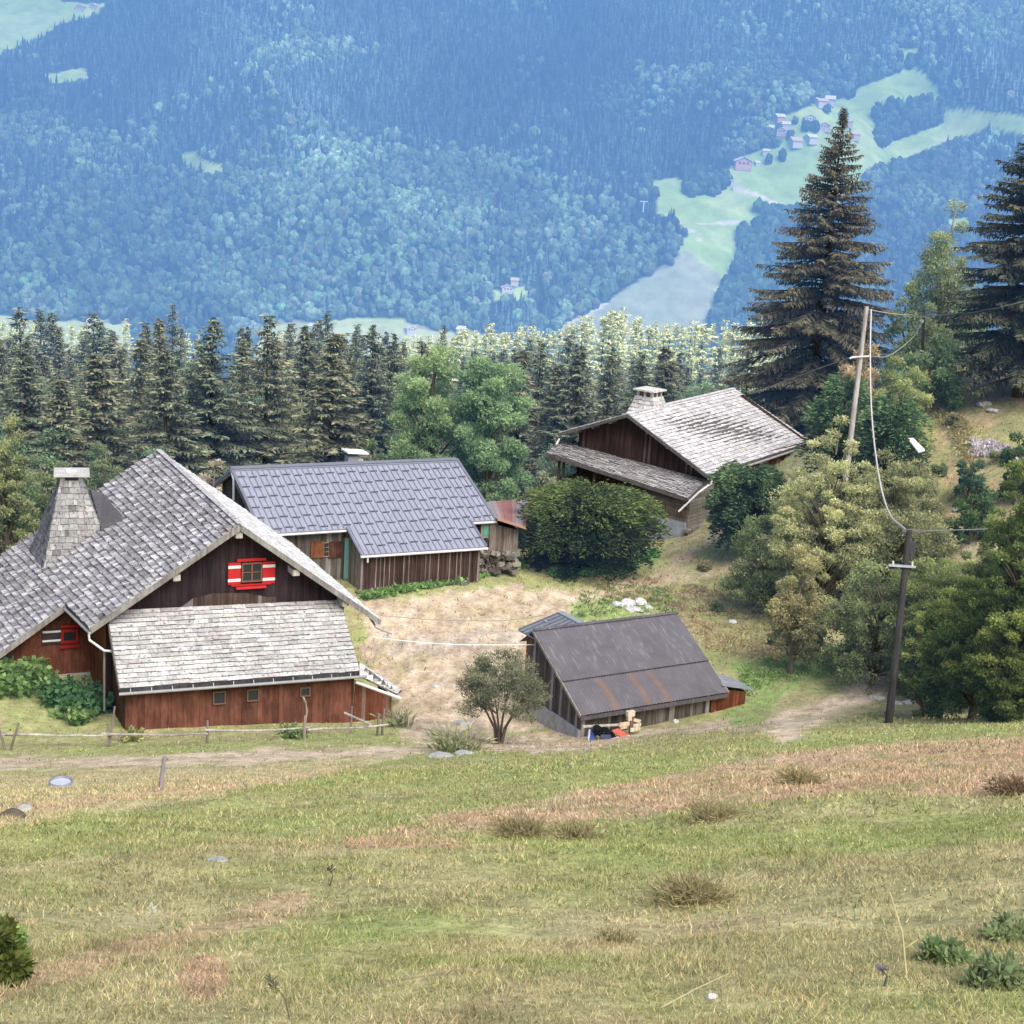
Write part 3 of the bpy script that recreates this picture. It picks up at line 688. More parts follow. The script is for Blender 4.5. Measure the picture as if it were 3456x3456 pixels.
# chimney with pale slab
c = V(*aty(1190, 1530, A[1]+3.2+2)); mb = MB()
cz0 = A[2]-1
top_c = c; mb.box(V(c[0], c[1], (c[2]-.15+cz0)/2), .8, .7, c[2]-.15-cz0, (.30, .31, .34), (a, b, K))
mb.box(V(c[0]+.45, c[1], c[2]-.55), .35, .5, .5, (.5, .47, .42), (a, b, K))
ch2 = mb.build('chimney', M['concrete'], mr)
mb = MB(); mb.box(V(c[0]+.15, c[1], c[2]+.13), 1.45, 1.2, .1, (.78, .77, .74), (unit(a+V(0, 0, -.08)), b, unit(K+a*.08))); mb.build('chimney_slab', M['concrete'], ch2, org=tuple(mr['org']))

# small shed with rusty sheet roof between barn and big bush
S0 = onplane(1636, 1694, R+b*.5, b); S1 = onplane(1800, 1682, R+b*.5, b); S3 = onplane(1676, 1754, m1-b*.9, b); S2 = onplane(1772, 1785, m1-b*1.3, b)
rs = empty('lean_to_shed', V(*((S0+S2)/2))-K*3.3, 'small grey board shed with patchy rust-red sheet roof between barn and dark bush', 'shed')
mb = MB(); m_ = 9
for i in range(m_):
    f = i/m_; g_ = (i+1)/m_; cc = [(.33, .3, .32), (.34, .29, .30), (.34, .18, .17), (.31, .14, .14), (.30, .13, .13), (.33, .2, .2)][i % 6]
    mb.slab([S0+(S1-S0)*f+K*.02*(i % 2), S0+(S1-S0)*g_+K*.02*(i % 2), S3+(S2-S3)*g_+K*.02*(i % 2), S3+(S2-S3)*f+K*.02*(i % 2)], .04, cc)
for i in range(3): mb.beam(S3+(S2-S3)*(i/3)+K*.07, S3+(S2-S3)*((i+1)/3)+K*.07, .7, .04, vcol((.45, .24, .16), .1))
mb.build('roof', M['metal'], rs)
q0 = onplane(1648, 1880, m1-b*.6, b); q1 = onplane(1744, 1880, m1-b*.6, b)
mb = MB(); Lw = np.linalg.norm((q1-q0)[:2]); z3 = onplane(1650, 1765, m1-b*.6, b)[2]; z4 = onplane(1744, 1790, m1-b*.6, b)[2]
boards(mb, q0, q1, onplane(1690, 1868, m1-b*.6, b)[2], [(0, z3), (Lw, z4)], .2, .04, (.13, .105, .09), (.24, .2, .175), -b, .03)
boards(mb, q1, q1+b*3.5, -29.3, [(0, z4), (3.5, z4+.4)], .2, .04, (.06, .05, .05), (.1, .09, .08), a, .03)
mb.build('wall', M['wood'], rs)
mb = MB(); p = onplane(1757, 1800, m1-b*.9, b); pb = onplane(1751, 1895, m1-b*.9, b); mb.beam(V(p[0], p[1], pb[2]-.3), p, .12, .12, (.33, .31, .27)); mb.build('post', M['wood'], rs)
sp = empty('rubble_heap', G(1690, 1925), 'heap of grey stones and planks piled under the rusty roofed shed', 'stone heap')
mb = MB()
for i in range(150):
    u = rnd.uniform(1612, 1745); v = rnd.uniform(1865, 1930) if rnd.random() < .7 else rnd.uniform(1895, 1935)
    p = onplane(u, v, m1-b*(1.0+rnd.random()*.8), b); r_ = rnd.uniform(.08, .22)
    ax_ = unit(V(rnd.gauss(0, 1), rnd.gauss(0, 1), rnd.gauss(0, .3))); bx = unit(np.cross(ax_, K)); 
    mb.box(p, r_*2.4, r_*1.5, r_*1.1, vcol((.24, .225, .20) if rnd.random() < .6 else (.1, .09, .08), .3), (ax_, bx, np.cross(ax_, bx)))
mb.build('stones', M['stone'], sp)
mb = MB()
for i in range(9):
    u = rnd.uniform(1620, 1735); p = onplane(u, 1870+rnd.uniform(-8, 10), m1-b*1.0, b); q = onplane(u+rnd.uniform(-14, 14), 1920, m1-b*1.7, b); mb.beam(p, q, .12, .05, vcol((.25, .22, .2), .2))
mb.build('planks', M['wood'], sp)
# ================================================================== 3. the shingled chalet on the right
a, b = fr(.88)
A = aty(2118, 1397.5, 118); R = atz(2478, 1312, A[2]); a = unit((R-A)*V(1, 1, 0)*.4+a*10); b = V(-a[1], a[0], 0)
eN = onplane(2390, 1604.6, A, a); eF = onplane(2739.5, 1491, R, a); lN = onplane(1885.4, 1462, A, a); lF = R+lN-A
p0 = onplane(1844, 1529.5, A-a*2, a); p1 = onplane(2320, 1682, A-a*2, a); t0 = onplane(1885, 1488, A+a*.85, a); t1 = onplane(2385, 1620, A+a*.85, a)
rc = empty('chalet', V(14, 119, -28.5), 'chalet with pale shingle roof, shingled chimney and lean-to roof over a firewood store', 'chalet')
mb = MB(); mb.slab([A, R, eF, eN], .16, dk); mb.slab([A, lN, lF, R], .16, dk); rf = mb.build('roof', M['wood'], rc)
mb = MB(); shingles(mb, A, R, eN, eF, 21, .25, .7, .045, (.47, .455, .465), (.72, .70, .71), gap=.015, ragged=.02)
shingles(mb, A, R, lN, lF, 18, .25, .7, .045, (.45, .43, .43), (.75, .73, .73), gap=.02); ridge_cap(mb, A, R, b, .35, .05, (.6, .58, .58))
mb.build('shingles', M['shingle'], rf, org=tuple(rf['org']))
mb = MB(); mb.slab([t0, t1, p1, p0], .12, dk); lr = mb.build('lean_to_roof', M['wood'], rc)
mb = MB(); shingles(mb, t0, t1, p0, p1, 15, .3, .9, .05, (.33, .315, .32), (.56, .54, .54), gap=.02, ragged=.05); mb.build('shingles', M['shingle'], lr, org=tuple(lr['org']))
mb = MB()
for p, q, o in ((A, eN, -a), (A, lN, -a), (R, eF, a), (p0, p1, -a), (t1, p1, -b)):
    mb.beam(p+o*.03-K*.12, q+o*.03-K*.12, .05, .24, (.13, .12, .12))
mb.build('bargeboard', M['wood'], rc)
mb = MB(); mb.tube([eN-b*.1-K*.22-a*.1, eF-b*.1-K*.22], .09, (.42, .40, .41), 8)
h1 = onplane(2400, 1617, eN-a*.2, a); h2 = onplane(2402, 1630, eN-a*.25, a); h3 = onplane(2290, 1727, p1-a*.3, a); h4 = onplane(2360, 1660, (p1+h2)/2-a*.25, a)
mb.tube([h1, h2, h4, h3], .075, (.8, .78, .75), 8)
mb.tube([onplane(1888, 1480, lN-a*.2, a), onplane(1877, 1500, lN-a*.4, a)], .07, (.8, .8, .8), 8)
mb.build('gutter', M['zinc'], rc)
# walls
inR = 1.0; sR = (A-eN) @ b-inR; sL = (lN-A) @ b-1.3; slR = (A-eN)[2]/((A-eN) @ b); slL = (A-lN)[2]/((lN-A) @ b); gw = A+a*.9
tops = [(0, A[2]-slL*sL-.2), (sL, A[2]-.2), (sL+sR, A[2]-slR*sR-.2)]
mb = MB(); boards(mb, gw+b*sL, gw-b*sR, -29.5, tops, .2, .05, (.03, .018, .018), (.065, .036, .034), -a, .02, light=.06, cl=(.11, .075, .07)); mb.build('gable_wall', M['wood'], rc)
LR_ = np.linalg.norm(R-A)-1.8; zr = tops[2][1]
mb = MB(); boards(mb, gw-b*sR, gw-b*sR+a*LR_, -29, [(0, zr), (40, zr)], .24, .05, (.07, .035, .03), (.13, .065, .05), -b, .03, light=.1, cl=(.22, .18, .16))
boards(mb, gw+b*sL+a*LR_, gw-b*sR+a*LR_, -32, tops, .24, .05, (.06, .04, .03), (.1, .06, .05), a, .01); boards(mb, gw+b*sL, gw+b*sL+a*LR_, -33, [(0, tops[0][1]), (40, tops[0][1])], .24, .05, (.06, .04, .03), (.1, .06, .05), b, .01)
mb.build('side_wall', M['wood'], rc)
# log room under the lean-to's right end
wp = p1+a*.5; cb = onplane(2312, 1814, wp, a); ctop = p1[2]+.05
lf_ = onplane(2215, 1760, wp, a); nlog = 9; zlow = cb[2]-.1; zstone = onplane(2300, 1757, wp, a)[2]
mb = MB(); hlog = (ctop-zstone)/nlog*1.0
lo_z = onplane(2330, 1790, wp, a)[2]
for i in range(nlog):
    z = zstone+hlog*(i+.5); cc = vcol((.13, .1, .085), .3)
    mb.beam(V(lf_[0], lf_[1], z)+b*2.5, V(cb[0], cb[1], z)-b*.05, .2, hlog*.92, cc)
sidew = 3.4
nl2 = 12; h2_ = (p1[2]+.9-lo_z)/nl2
for i in range(nl2):
    z = lo_z+h2_*(i+.5); s0 = max(0., (z+h2_*.5-p1[2]-.12)/((t1[2]-p1[2])/2.85)-.5)
    if s0 > sidew-.2: continue
    mb.beam(V(cb[0], cb[1], z)+a*s0-b*.06, V(cb[0], cb[1], z)+a*sidew-b*.06, .16, h2_*.9, vcol((.21, .195, .18), .25))
mb.build('log_wall', M['wood'], rc)
mb = MB(); 
pl = V(lf_[0], lf_[1], 0)+b*.6
mb.slab([V(pl[0], pl[1], zstone)-a*.06, V(cb[0], cb[1], zstone)-a*.06, V(cb[0], cb[1], zstone)+a*1, V(pl[0], pl[1], zstone)+a*1], zstone-cb[2]+1.3, (.40, .42, .47)); mb.build('plinth', M['concrete'], rc)
mb = MB()
for i in range(110):
    s = rnd.uniform(-.2, sidew+.5); p = V(cb[0], cb[1], 0)+a*s-b*rnd.uniform(0.05, .35); z = max(gz(p[0], p[1]), lo_z-1.2)+rnd.random()*.7; z = min(z, lo_z)
    r_ = rnd.uniform(.08, .2); mb.box(V(p[0], p[1], z), r_*2, r_*2, r_*1.3, vcol((.26, .245, .22), .3), (unit(a+K*rnd.uniform(-.3, .3)), b, K))
mb.build('stone_base', M['stone'], rc)
# open part: posts, dark back, stacked firewood
mb = MB(); 
for u in (1903, 1888, 2010, 2120):
    p = onplane(u, 1560, p0+a*.4, a); mb.beam(V(p[0], p[1], -29.), V(p[0], p[1], p0[2]-.05+(p1-p0)[2]*((p-p0) @ (-b))/((p1-p0) @ (-b))), .16, .16, (.07, .06, .055), up=a)
mb.beam(p0+a*.4-K*.2, p1+a*.4-K*.2, .16, .18, (.08, .07, .06))
mb.build('post', M['wood'], rc)
fz = empty('firewood_stack', onplane(1935, 1690, p0+a*1.3, a), 'heap of split firewood under the lean-to of the far chalet', 'firewood')
fz['org'] = list(fz.location)
mb = MB()
for i in range(260):
    u = rnd.uniform(1888, 1968); v = rnd.uniform(1590, 1700)
    if v < 1600+abs(u-1930)*.3: continue
    p = onplane(u, v, p0+a*(1.2+rnd.random()*.2), a); r_ = rnd.uniform(.07, .13); mb.tube([p, p+a*.5+K*rnd.uniform(-.05, .05)], r_, vcol((.24, .2, .175) if rnd.random() < .6 else (.1, .08, .07), .3), 6)
mb.build('logs', M['wood'], fz)
# chimney
cr = A+a*4.5+b*1.6; cc_ = aty(2192, 1335, cr[1]); zt_ = cc_[2]; T = cc_; S = []
hw0 = .75; hw1 = 1.55; zb_ = zt_-2.6
t4 = [T+a*i*hw0+b*j*hw0 for i, j in ((-1, 1), (-1, -1), (1, -1), (1, 1))]; b4 = [V(T[0], T[1], zb_)+a*i*hw1+b*j*hw1 for i, j in ((-1, 1), (-1, -1), (1, -1), (1, 1))]
mb = MB()
for i in range(4):
    j = (i+1) % 4; mb.add([t4[i], t4[j], b4[j], b4[i]], [(0, 1, 2, 3)], dk)
    shingles(mb, t4[i], t4[j], b4[i], b4[j], 9, .3, .6, .04, (.4, .38, .38), (.7, .68, .67), gap=.02)
chm = mb.build('chimney', M['shingle'], rc)
mb = MB(); mb.box(T+K*.18, 1.3, 1.3, .45, (.12, .11, .1), (a, b, K)); 
for i, j in ((-1, 1), (-1, -1), (1, -1), (1, 1), (0, -1), (0, 1), (-1, 0)): mb.box(T+a*i*.6+b*j*.6+K*.2, .2, .2, .42, (.5, .48, .42), (a, b, K))
mb.box(T+K*.47, 1.9, 1.9, .12, (.6, .58, .54), (a, b, K)); mb.build('chimney_cap', M['concrete'], chm, org=tuple(rc['org']))
mb = MB()
for s_ in (.25, .5, .75):
    p = A+(eN-A)*s_; mb.box(p+a*.45-K*.28, .9, .16, .16, (.2, .17, .15), (a, b, K)); p = A+(lN-A)*s_; mb.box(p+a*.45-K*.28, .9, .16, .16, (.2, .17, .15), (a, b, K))
mb.build('beam_end', M['wood'], rc)

# ================================================================== 4. the shed with the dark corrugated roof
a, b = fr(.53)
A = aty(1800, 2129, 77); R = atz(2282, 2070, A[2]); a = unit(R-A); b = V(-a[1], a[0], 0)
eL = onplane(1961, 2416, A, a); eR = onplane(2459, 2336.6, R, a); w = (A-eL) @ b; sl = (A-eL)[2]/w; LS = np.linalg.norm(R-A)
sL_ = onplane(1898, 2294.7, A, a); fs = ((A-sL_) @ b)/w
print('SH', w, sl, LS, fs)
sh = empty('dark_roofed_shed', V(*((A+eR)/2))*V(1, 1, 0)-K*28.6, 'low wooden shed with dark grey corrugated roof streaked with rust', 'shed')
nn = unit(np.cross(a, eL-A)); nn = nn*(1 if nn[2] > 0 else -1)
def corr(t0_, t1_, lift, y_off, fine, streak):
    S = np.arange(0, LS+.001, .03); T = np.linspace(t0_, t1_, 26)
    P = A[None, None]+a[None, None]*S[None, :, None]+((eL-A)[None, None]*(T[:, None, None]))+(eR-R-(eL-A))[None, None]*T[:, None, None]*(S/LS)[None, :, None]
    P = P+nn*(lift+.022*np.sin(S*2*math.pi/.18)[None, :, None])
    c = V(.120, .111, .126)*np.ones(P.shape)
    SS = np.repeat(S[None], len(T), 0); TT = np.repeat(T[:, None], len(S), 1)
    li = sm(fbm(SS*7, TT*w*2.6+7, 71, 4), .58, .80); c = mixc(c, V(.30, .30, .33), li*(.30 if not streak else .10))
    c = c*(.85+.35*fbm(SS*.8, TT*3, 77, 3)[..., None])
    if streak:
        for s0 in (2.05, 3.95, 5.15):
            k = np.exp(-((SS-s0-.10*np.sin(TT*9))/.17)**2)*sm(TT, t0_-.02, t0_+.08)*(.55+.6*fbm(SS*3, TT*5, 79, 3)); c = mixc(c, V(.215, .13, .09), np.clip(k*.9, 0, .75))
    return P, c
mb = MB(); mb.grid(*corr(fs-.02, 1.0, .015, 0, 0, True)); mb.grid(*corr(0, fs, .055, 0, 0, False)); 
rf = mb.build('roof', M['metal'], sh, smooth=True)
mb = MB(); bk = A+b*1.2-K*.9; bkr = R+b*1.2-K*.9
mb.slab([A+K*.02, R+K*.02, bkr, bk], .05, (.12, .11, .13)); mb.beam(A+nn*.08, R+nn*.08, .25, .05, (.14, .13, .15))
mb.beam(A-nn*.05-a*.02, eL-nn*.05-a*.02, .05, .15, (.3, .27, .25)); mb.beam(R-nn*.05+a*.02, eR-nn*.05+a*.02, .05, .15, (.3, .27, .25)); mb.beam(eL-K*.16, eR-K*.16, .05, .2, (.10, .095, .10))
mb.beam(A+(eL-A)*fs-nn*.0-a*.0+nn*.06, R+(eR-R)*fs+nn*.06, .05, .03, (.06, .055, .06))
mb.build('roof_edge', M['wood'], rf, org=tuple(sh['org']))
zt = eL[2]-.1; q0 = A+a*.35-b*(w-.45); q1 = R-a*.5-b*(w-.45); zt = (A[2]-sl*(w-.45))-.12
mb = MB(); Lw = np.linalg.norm((q1-q0)[:2])
boards(mb, q0, q1, -29.4, [(0, zt), (Lw, zt)], .2, .05, (.06, .05, .045), (.15, .13, .12), -b, .03, light=.18, cl=(.3, .28, .27))
Lg = w-.45+.9
boards(mb, q0+b*Lg, q0, -29.4, [(0, A[2]-.85), (.9, A[2]-.15), (Lg, zt)], .2, .05, (.06, .055, .06), (.13, .12, .12), -a, .03, light=.12, cl=(.25, .25, .27))
boards(mb, q1+b*Lg, q1, -29.4, [(0, A[2]-.85), (.9, A[2]-.15), (Lg, zt)], .2, .05, (.06, .05, .045), (.13, .11, .1), a, .03)
boards(mb, q0+b*Lg, q1+b*Lg, -29.4, [(0, A[2]-.9), (20, A[2]-.9)], .2, .05, (.06, .05, .045), (.13, .11, .1), b, .03)
mb.build('wall', M['wood'], sh)
mb = MB(); f = q0-a*.12+b*(.1); zc = onplane(1830, 2385, q0, a)[2]
fr_ = [q0-a*.14+b*.0, q0+b*4.5-a*.14, q0+b*4.5, q0]
for i in range(12):
    s0, s1 = i*.38, (i+1)*.38-.01; z = zt-1.05-.06*rnd.random()
    mb.slab([V(*(q0-a*.16+b*s0)[:2], z), V(*(q0-a*.16+b*s1)[:2], z), V(*(q0+b*s1)[:2], z), V(*(q0+b*s0)[:2], z)], 1.4, vcol((.34, .35, .39), .06))
mb.build('foundation', M['concrete'], sh)
# brown board annex on its right end
an = empty('shed_annex', onplane(2450, 2420, q1-b*.0, b), 'narrow red-brown board lean-to with small grey roof at the right end of the dark shed', 'annex')
rr0 = onplane(2418, 2272, R+a*.1-b*2.3, b); rr1 = onplane(2548, 2334, R-b*(w-1.2), b); 
k0 = q1+a*.05-b*.12; k1 = onplane(2508, 2420, k0, b); z0_ = onplane(2400, 2318, k0, b)[2]; z1_ = onplane(2510, 2334, k0, b)[2]
Lw = np.linalg.norm((k1-k0)[:2]); mb = MB()
boards(mb, k0-a*.25, k1, -29.3, [(0, z0_-.1), (Lw+.25, z1_-.02)], .2, .05, (.13, .04, .022), (.2, .065, .035), -b, .03)
boards(mb, k1, k1+b*3, -29.3, [(0, z1_), (3, z1_+.2)], .2, .05, (.2, .17, .15), (.3, .26, .22), a, .02)
mb.build('wall', M['wood_red'], an)
mb = MB(); e_0 = V(k0[0], k0[1], z0_+.06)-b*.15+a*.25; e_1 = V(k1[0], k1[1], z1_+.1)+a*.45-b*.15; nst = 9
for i in range(nst):
    f0_, f1_ = i/nst, (i+1)/nst-.01
    mb.slab([e_0+b*2.2*f0_+K*.02*(i % 2), e_1+b*2.2*f0_+K*.02*(i % 2), e_1+b*2.2*f1_+K*.02*(i % 2), e_0+b*2.2*f1_+K*.02*(i % 2)], .05, vcol((.30, .32, .36), .12))
mb.build('roof', M['metal'], an)
# little red hut with a ribbed metal roof behind the shed
hr = empty('red_hut', onplane(1790, 2200, A+b*1.5, b), 'small red-brown hut with grey ribbed metal roof half hidden behind the dark shed', 'hut')
h0 = onplane(1751, 2125, A+b*1.0-a*.8, b); h1_ = onplane(1889, 2067, A+b*1.0-a*.8, b); zed = h1_[2]
h0 = onplane(1751, 2126, A+b*1.2, b); h1_ = onplane(1889, 2068, A+b*2.4, b); h2 = onplane(1962, 2105, A+b*.6, b); h3 = h0+(h2-h1_)
mb = MB(); mb.slab([h0, h1_, h2, h3], .07, (.19, .21, .245))
hn = unit(np.cross(h1_-h0, h2-h1_)); hn = hn*(1 if hn[2] > 0 else -1)
for i in range(6):
    o = (h3-h0)*(i/5.5); mb.beam(h0+o+hn*.03, h1_+o+hn*.03, .07, .06, (.12, .13, .155), up=hn)
for i in range(3): 
    o = (h3-h0)*(.1+.3*i)+(h1_-h0)*(.35 if i % 2 else .55); mb.beam(o+h0+hn*.06, o+h0+(h3-h0)*.16+hn*.06, .08, .05, (.35, .37, .4), up=hn)
mb.beam(h1_+hn*.05, h2+hn*.05, .35, .06, (.26, .29, .33), up=hn)
mb.build('roof', M['metal'], hr)
mb = MB(); w0 = h0+(h1_-h0)*.16+(h3-h0)*.1; w1_ = w0+(h3-h0)*.85; w2 = w1_+(h1_-h0)*.8*V(1, 1, 0); w3 = w0+(h1_-h0)*.8*V(1, 1, 0)
nrm_ = unit(V(*(h0-h1_)[:2], 0))
boards(mb, w0, w1_, -29.3, [(0, h0[2]-.03), (9, h0[2]-.03)], .2, .04, (.3, .08, .04), (.38, .11, .06), nrm_, .02)
boards(mb, w0, w3, -29.3, [(0, h0[2]-.03), (np.linalg.norm((w3-w0)[:2]), h1_[2]-.2)], .2, .04, (.25, .07, .04), (.3, .09, .05), unit(V(*(h0-h3)[:2], 0)), .02)
mb.build('wall', M['wood_red'], hr)
mb = MB(); w4 = w0+nrm_*.06; mb.beam(V(w4[0], w4[1], -29.2), V(w4[0], w4[1], h0[2]-.05), .13, .13, (.6, .5, .38)); mb.build('corner_post', M['wood'], hr)

# ================================================================== small things round the shed
def gp(u, v, l=0.): return G(u, v, l)
fp = onplane(1985, 2492, A-b*(w+1.0), b)
bp_ = empty('leaning_sheet', gp(1985, 2510), 'dark blue panel with a pale edge leaning below the shed eave', 'panel')
def leanq(par, nm, u0, u1, v0, v1, dist, lean, c, m_='paint', th=.05, skew=0):
    base = A-b*(w+dist); q = [onplane(u0, v1, base, b), onplane(u1, v1, base, b), onplane(u1+skew, v0, base+b*lean, b), onplane(u0+skew, v0, base+b*lean, b)]
    mb = MB(); mb.slab(q, th, c, b); return mb.build(nm, M[m_], par)
leanq(bp_, 'panel', 1988, 2010, 2462, 2508, 1.0, .35, (.045, .07, .22), skew=6); leanq(bp_, 'pale_edge', 1983, 1987, 2462, 2510, 1.02, .35, (.45, .5, .6), skew=6)
bg = empty('rubbish_sacks', gp(2050, 2505), 'black sacks and a blue sheet heaped beside the blue panel', 'sacks')
mb = MB()
for i in range(26):
    u = rnd.uniform(2012, 2072); v = 2452+(u-2012)*.55+rnd.uniform(-4, 22); p = onplane(u, v, A-b*(w+.9), b); r_ = rnd.uniform(.12, .24)
    a1 = unit(V(rnd.gauss(0, 1), rnd.gauss(0, 1), rnd.gauss(0, .5))); b1 = unit(np.cross(a1, K)); c1 = np.cross(a1, b1)
    for k in range(2):
        mb.box(p, r_*1.5, r_*1.2, r_*1.1, (.008, .008, .012), (unit(a1+b1*k), unit(b1-a1*k), c1))
mb.build('sack', M['paint'], bg)
leanq(bg, 'blue_sheet', 2028, 2062, 2480, 2502, 1.3, .1, (.05, .06, .12))
rb = empty('sheet_pile', gp(2100, 2498), 'orange-red sheet lying on a pale one in front of the timber stand', 'panel')
rdp = A-b*(w+1.15)
q = [onplane(2066, 2464, rdp, b), onplane(2086, 2458, rdp+b*.3, b), onplane(2122, 2480, rdp+b*.1, b), onplane(2112, 2496, rdp, b)]
mb = MB(); mb.slab(q, .05, (.55, .13, .09)); mb.build('sheet', M['paint'], rb)
q = [onplane(2068, 2494, rdp-b*.1, b), onplane(2110, 2498, rdp-b*.1, b), onplane(2140, 2490, rdp-b*.1, b), onplane(2125, 2480, rdp+b*.1, b), onplane(2090, 2482, rdp+b*.1, b)]
mb = MB(); mb.slab(q, .05, (.6, .5, .55)); mb.build('pale_sheet', M['paint'], rb)
ts = empty('timber_stand', gp(2128, 2500), 'upright brown post carrying pale wooden boards and a small pale crate at its top', 'timber stand')
bs = A-b*(w+.75); pt = onplane(2134, 2405, bs, b); pb = onplane(2127, 2500, bs, b)
mb = MB(); mb.beam(V(pt[0], pt[1], pb[2]-.2), pt, .17, .15, (.22, .15, .11), up=b); mb.build('post', M['wood'], ts)
mb = MB()
for (u, v, ww, hh) in ((2128, 2408, .42, .26), (2123, 2424, .2, .2)):
    p = onplane(u, v, bs-b*.1, b); mb.box(p, ww, .2, hh, (.62, .53, .42), (a, b, K))
mb.build('crate', M['wood'], ts)
mb = MB()
for (u, v, ww, hh, t_) in ((2107, 2444, .58, .2, 0), (2150, 2432, .42, .16, -.35), (2150, 2447, .45, .15, 0), (2143, 2461, .55, .2, .05), (2105, 2456, .4, .12, 0)):
    p = onplane(u, v, bs-b*.14, b); mb.box(p, ww, .05, hh, vcol((.66, .54, .40), .08), (unit(a+K*t_), b, unit(K-a*t_)))
mb.build('board', M['wood'], ts)
rl = empty('wooden_rail', gp(2020, 2460), 'pale horizontal rail in front of the dark shed wall', 'rail'); mb = MB()
mb.beam(onplane(1965, 2452, A-b*(w+.2), b), onplane(2090, 2446, A-b*(w+.4), b), .09, .09, (.5, .47, .42))
for u in (1972, 2050): 
    p = onplane(u, 2451, A-b*(w+.3), b); mb.beam(V(p[0], p[1], gz(p[0], p[1])-.2), p, .08, .08, (.4, .37, .33))
mb.build('rail', M['wood'], rl)

# ================================================================== pole fence in front of the farmhouse
pf = empty('pole_fence', gp(700, 2510), 'rustic split-pole fence running along the front of the big farmhouse', 'fence')
posts = [((22, 2530), 1.55, (-.3, 0)), ((30, 2532), 1.3, (.35, 0)), ((367, 2520), 1.9, (.14, 0)), ((371, 2520), 1.1, (-.05, 0)), ((697, 2508), 1.05, (.03, 0)), ((1027, 2498), 1.15, (0, 0)), ((1184, 2478), 1.35, (0, 0)), ((1272, 2483), 1.05, (.03, 0)), ((1290, 2482), 1.3, (.04, 0))]
for (u, v), h_, (lx, ly) in posts:
    g_ = gp(u, v); mb = MB(); t_ = g_+V(lx*h_, ly*h_, h_)
    mb.tube([g_-K*.3, g_+(t_-g_)*.5+V(rnd.uniform(-.03, .03), 0, 0), t_], [.065, .055, .045], (.22, .185, .165), 7); mb.build('post', M['wood'], pf)
rails = [((-60, 2478), (55, 2478)), ((20, 2478), (380, 2482)), ((345, 2478), (700, 2478)), ((690, 2466), (1045, 2456)), ((1040, 2462), (1310, 2447))]
for (u0, v0), (u1, v1) in rails:
    g0 = gp(u0, v0+42); g1 = gp(u1, v1+38); y0, y1 = g0[1], g1[1]
    P0 = aty(u0, v0, y0-.1); P1 = aty(u1, v1, y1-.1); n = 7; pts = [P0+(P1-P0)*i/(n-1)+K*(rnd.uniform(-.03, .03)-.04*math.sin(math.pi*i/(n-1))) for i in range(n)]
    mb = MB(); mb.tube(pts, [.06-.003*i for i in range(n)], (.40, .36, .33), 7); mb.build('rail', M['wood'], pf)
g1 = gp(1184, 2478); y0 = g1[1]-.1
mb = MB(); mb.tube([aty(1163, 2406, y0), aty(1252, 2446, y0-1.2)], .055, (.45, .42, .39), 7); mb.build('brace', M['wood'], pf)
st = gp(1028, 2498); mb = MB(); y0 = st[1]
top(mb, 'stick', M['wood'], st, 'x', 'x') if False else None
mb.tube([st-K*.1, aty(1030, 2440, y0), aty(1036, 2400, y0), aty(1032, 2372, y0), aty(1023, 2352, y0)], [.05, .045, .04, .04, .05], (.36, .29, .25), 7)
top(mb, 'crooked_branch', M['wood'], st, 'tall crooked bare branch standing upright at the middle fence post', 'branch')
# stake and round basin in the meadow
g_ = gp(543, 2660); mb = MB(); mb.tube([g_-K*.2, g_+V(.02, 0, .3), g_+V(.08, 0, .75)], [.05, .05, .045], (.28, .25, .27), 7); top(mb, 'wooden_stake', M['wood'], g_, 'short grey wooden stake standing alone in the straw-coloured meadow', 'stake')
g_ = gp(205, 2652); bn = empty('round_basin', g_, 'round shallow grey-blue metal drinking basin lying in the meadow', 'basin')
rad = (aty(243, 2650, g_[1])-aty(166, 2650, g_[1]))[0]/2; mb = MB()
prof = [(0, .04), (rad*.55, .04), (rad*.86, .06), (rad*.94, .15), (rad*1.03, .16), (rad*.98, .0)]; P = np.array([[V(g_[0]+r_*math.cos(t), g_[1]+r_*math.sin(t), g_[2]+z+.02) for t in np.linspace(0, 2*math.pi, 37)] for r_, z in prof]); mb.grid(P, (.20, .22, .28)); mb.build('bowl', M['zinc'], bn, smooth=True)
mb = MB(); P = np.array([[V(g_[0]+r_*math.cos(t), g_[1]+r_*math.sin(t), g_[2]+.11) for t in np.linspace(0, 2*math.pi, 37)] for r_ in (.001, rad*.9)]); mb.grid(P, (.5, .53, .6)); mb.build('water', M['zinc'], bn)

# ================================================================== poles and wires
def pole(name, u, v, ut, vt, r0, r1, c, label, parts):
    g_ = gp(u, v); t_ = aty(ut, vt, g_[1]); e = empty(name, g_, label, 'utility pole')
    mb = MB(); mb.tube([g_-K*.5, t_], [r0, r1], c, 12); mb.build('pole', M['wood'], e); return e, g_, t_
e1, pg, pt1 = pole('utility_pole', 3000, 2440, 3069, 1788, .17, .12, (.065, .06, .066), 'dark wooden utility pole with a steel cross arm beside the right-hand track', None)
yy = pg[1]; mb = MB(); c0_ = aty(2996, 1904, yy); c1_ = aty(3088, 1910, yy); mb.beam(c0_-V(0, .15, 0), c1_-V(0, .15, 0), .07, .08, (.45, .47, .52)); mb.build('cross_arm', M['zinc'], e1)
mb = MB(); mb.box(aty(3078, 1848, yy), .22, .25, .5, (.06, .06, .07)); mb.beam(aty(3045, 1790, yy), aty(3110, 1792, yy), .1, .1, (.16, .15, .15)); mb.build('fitting', M['zinc'], e1)
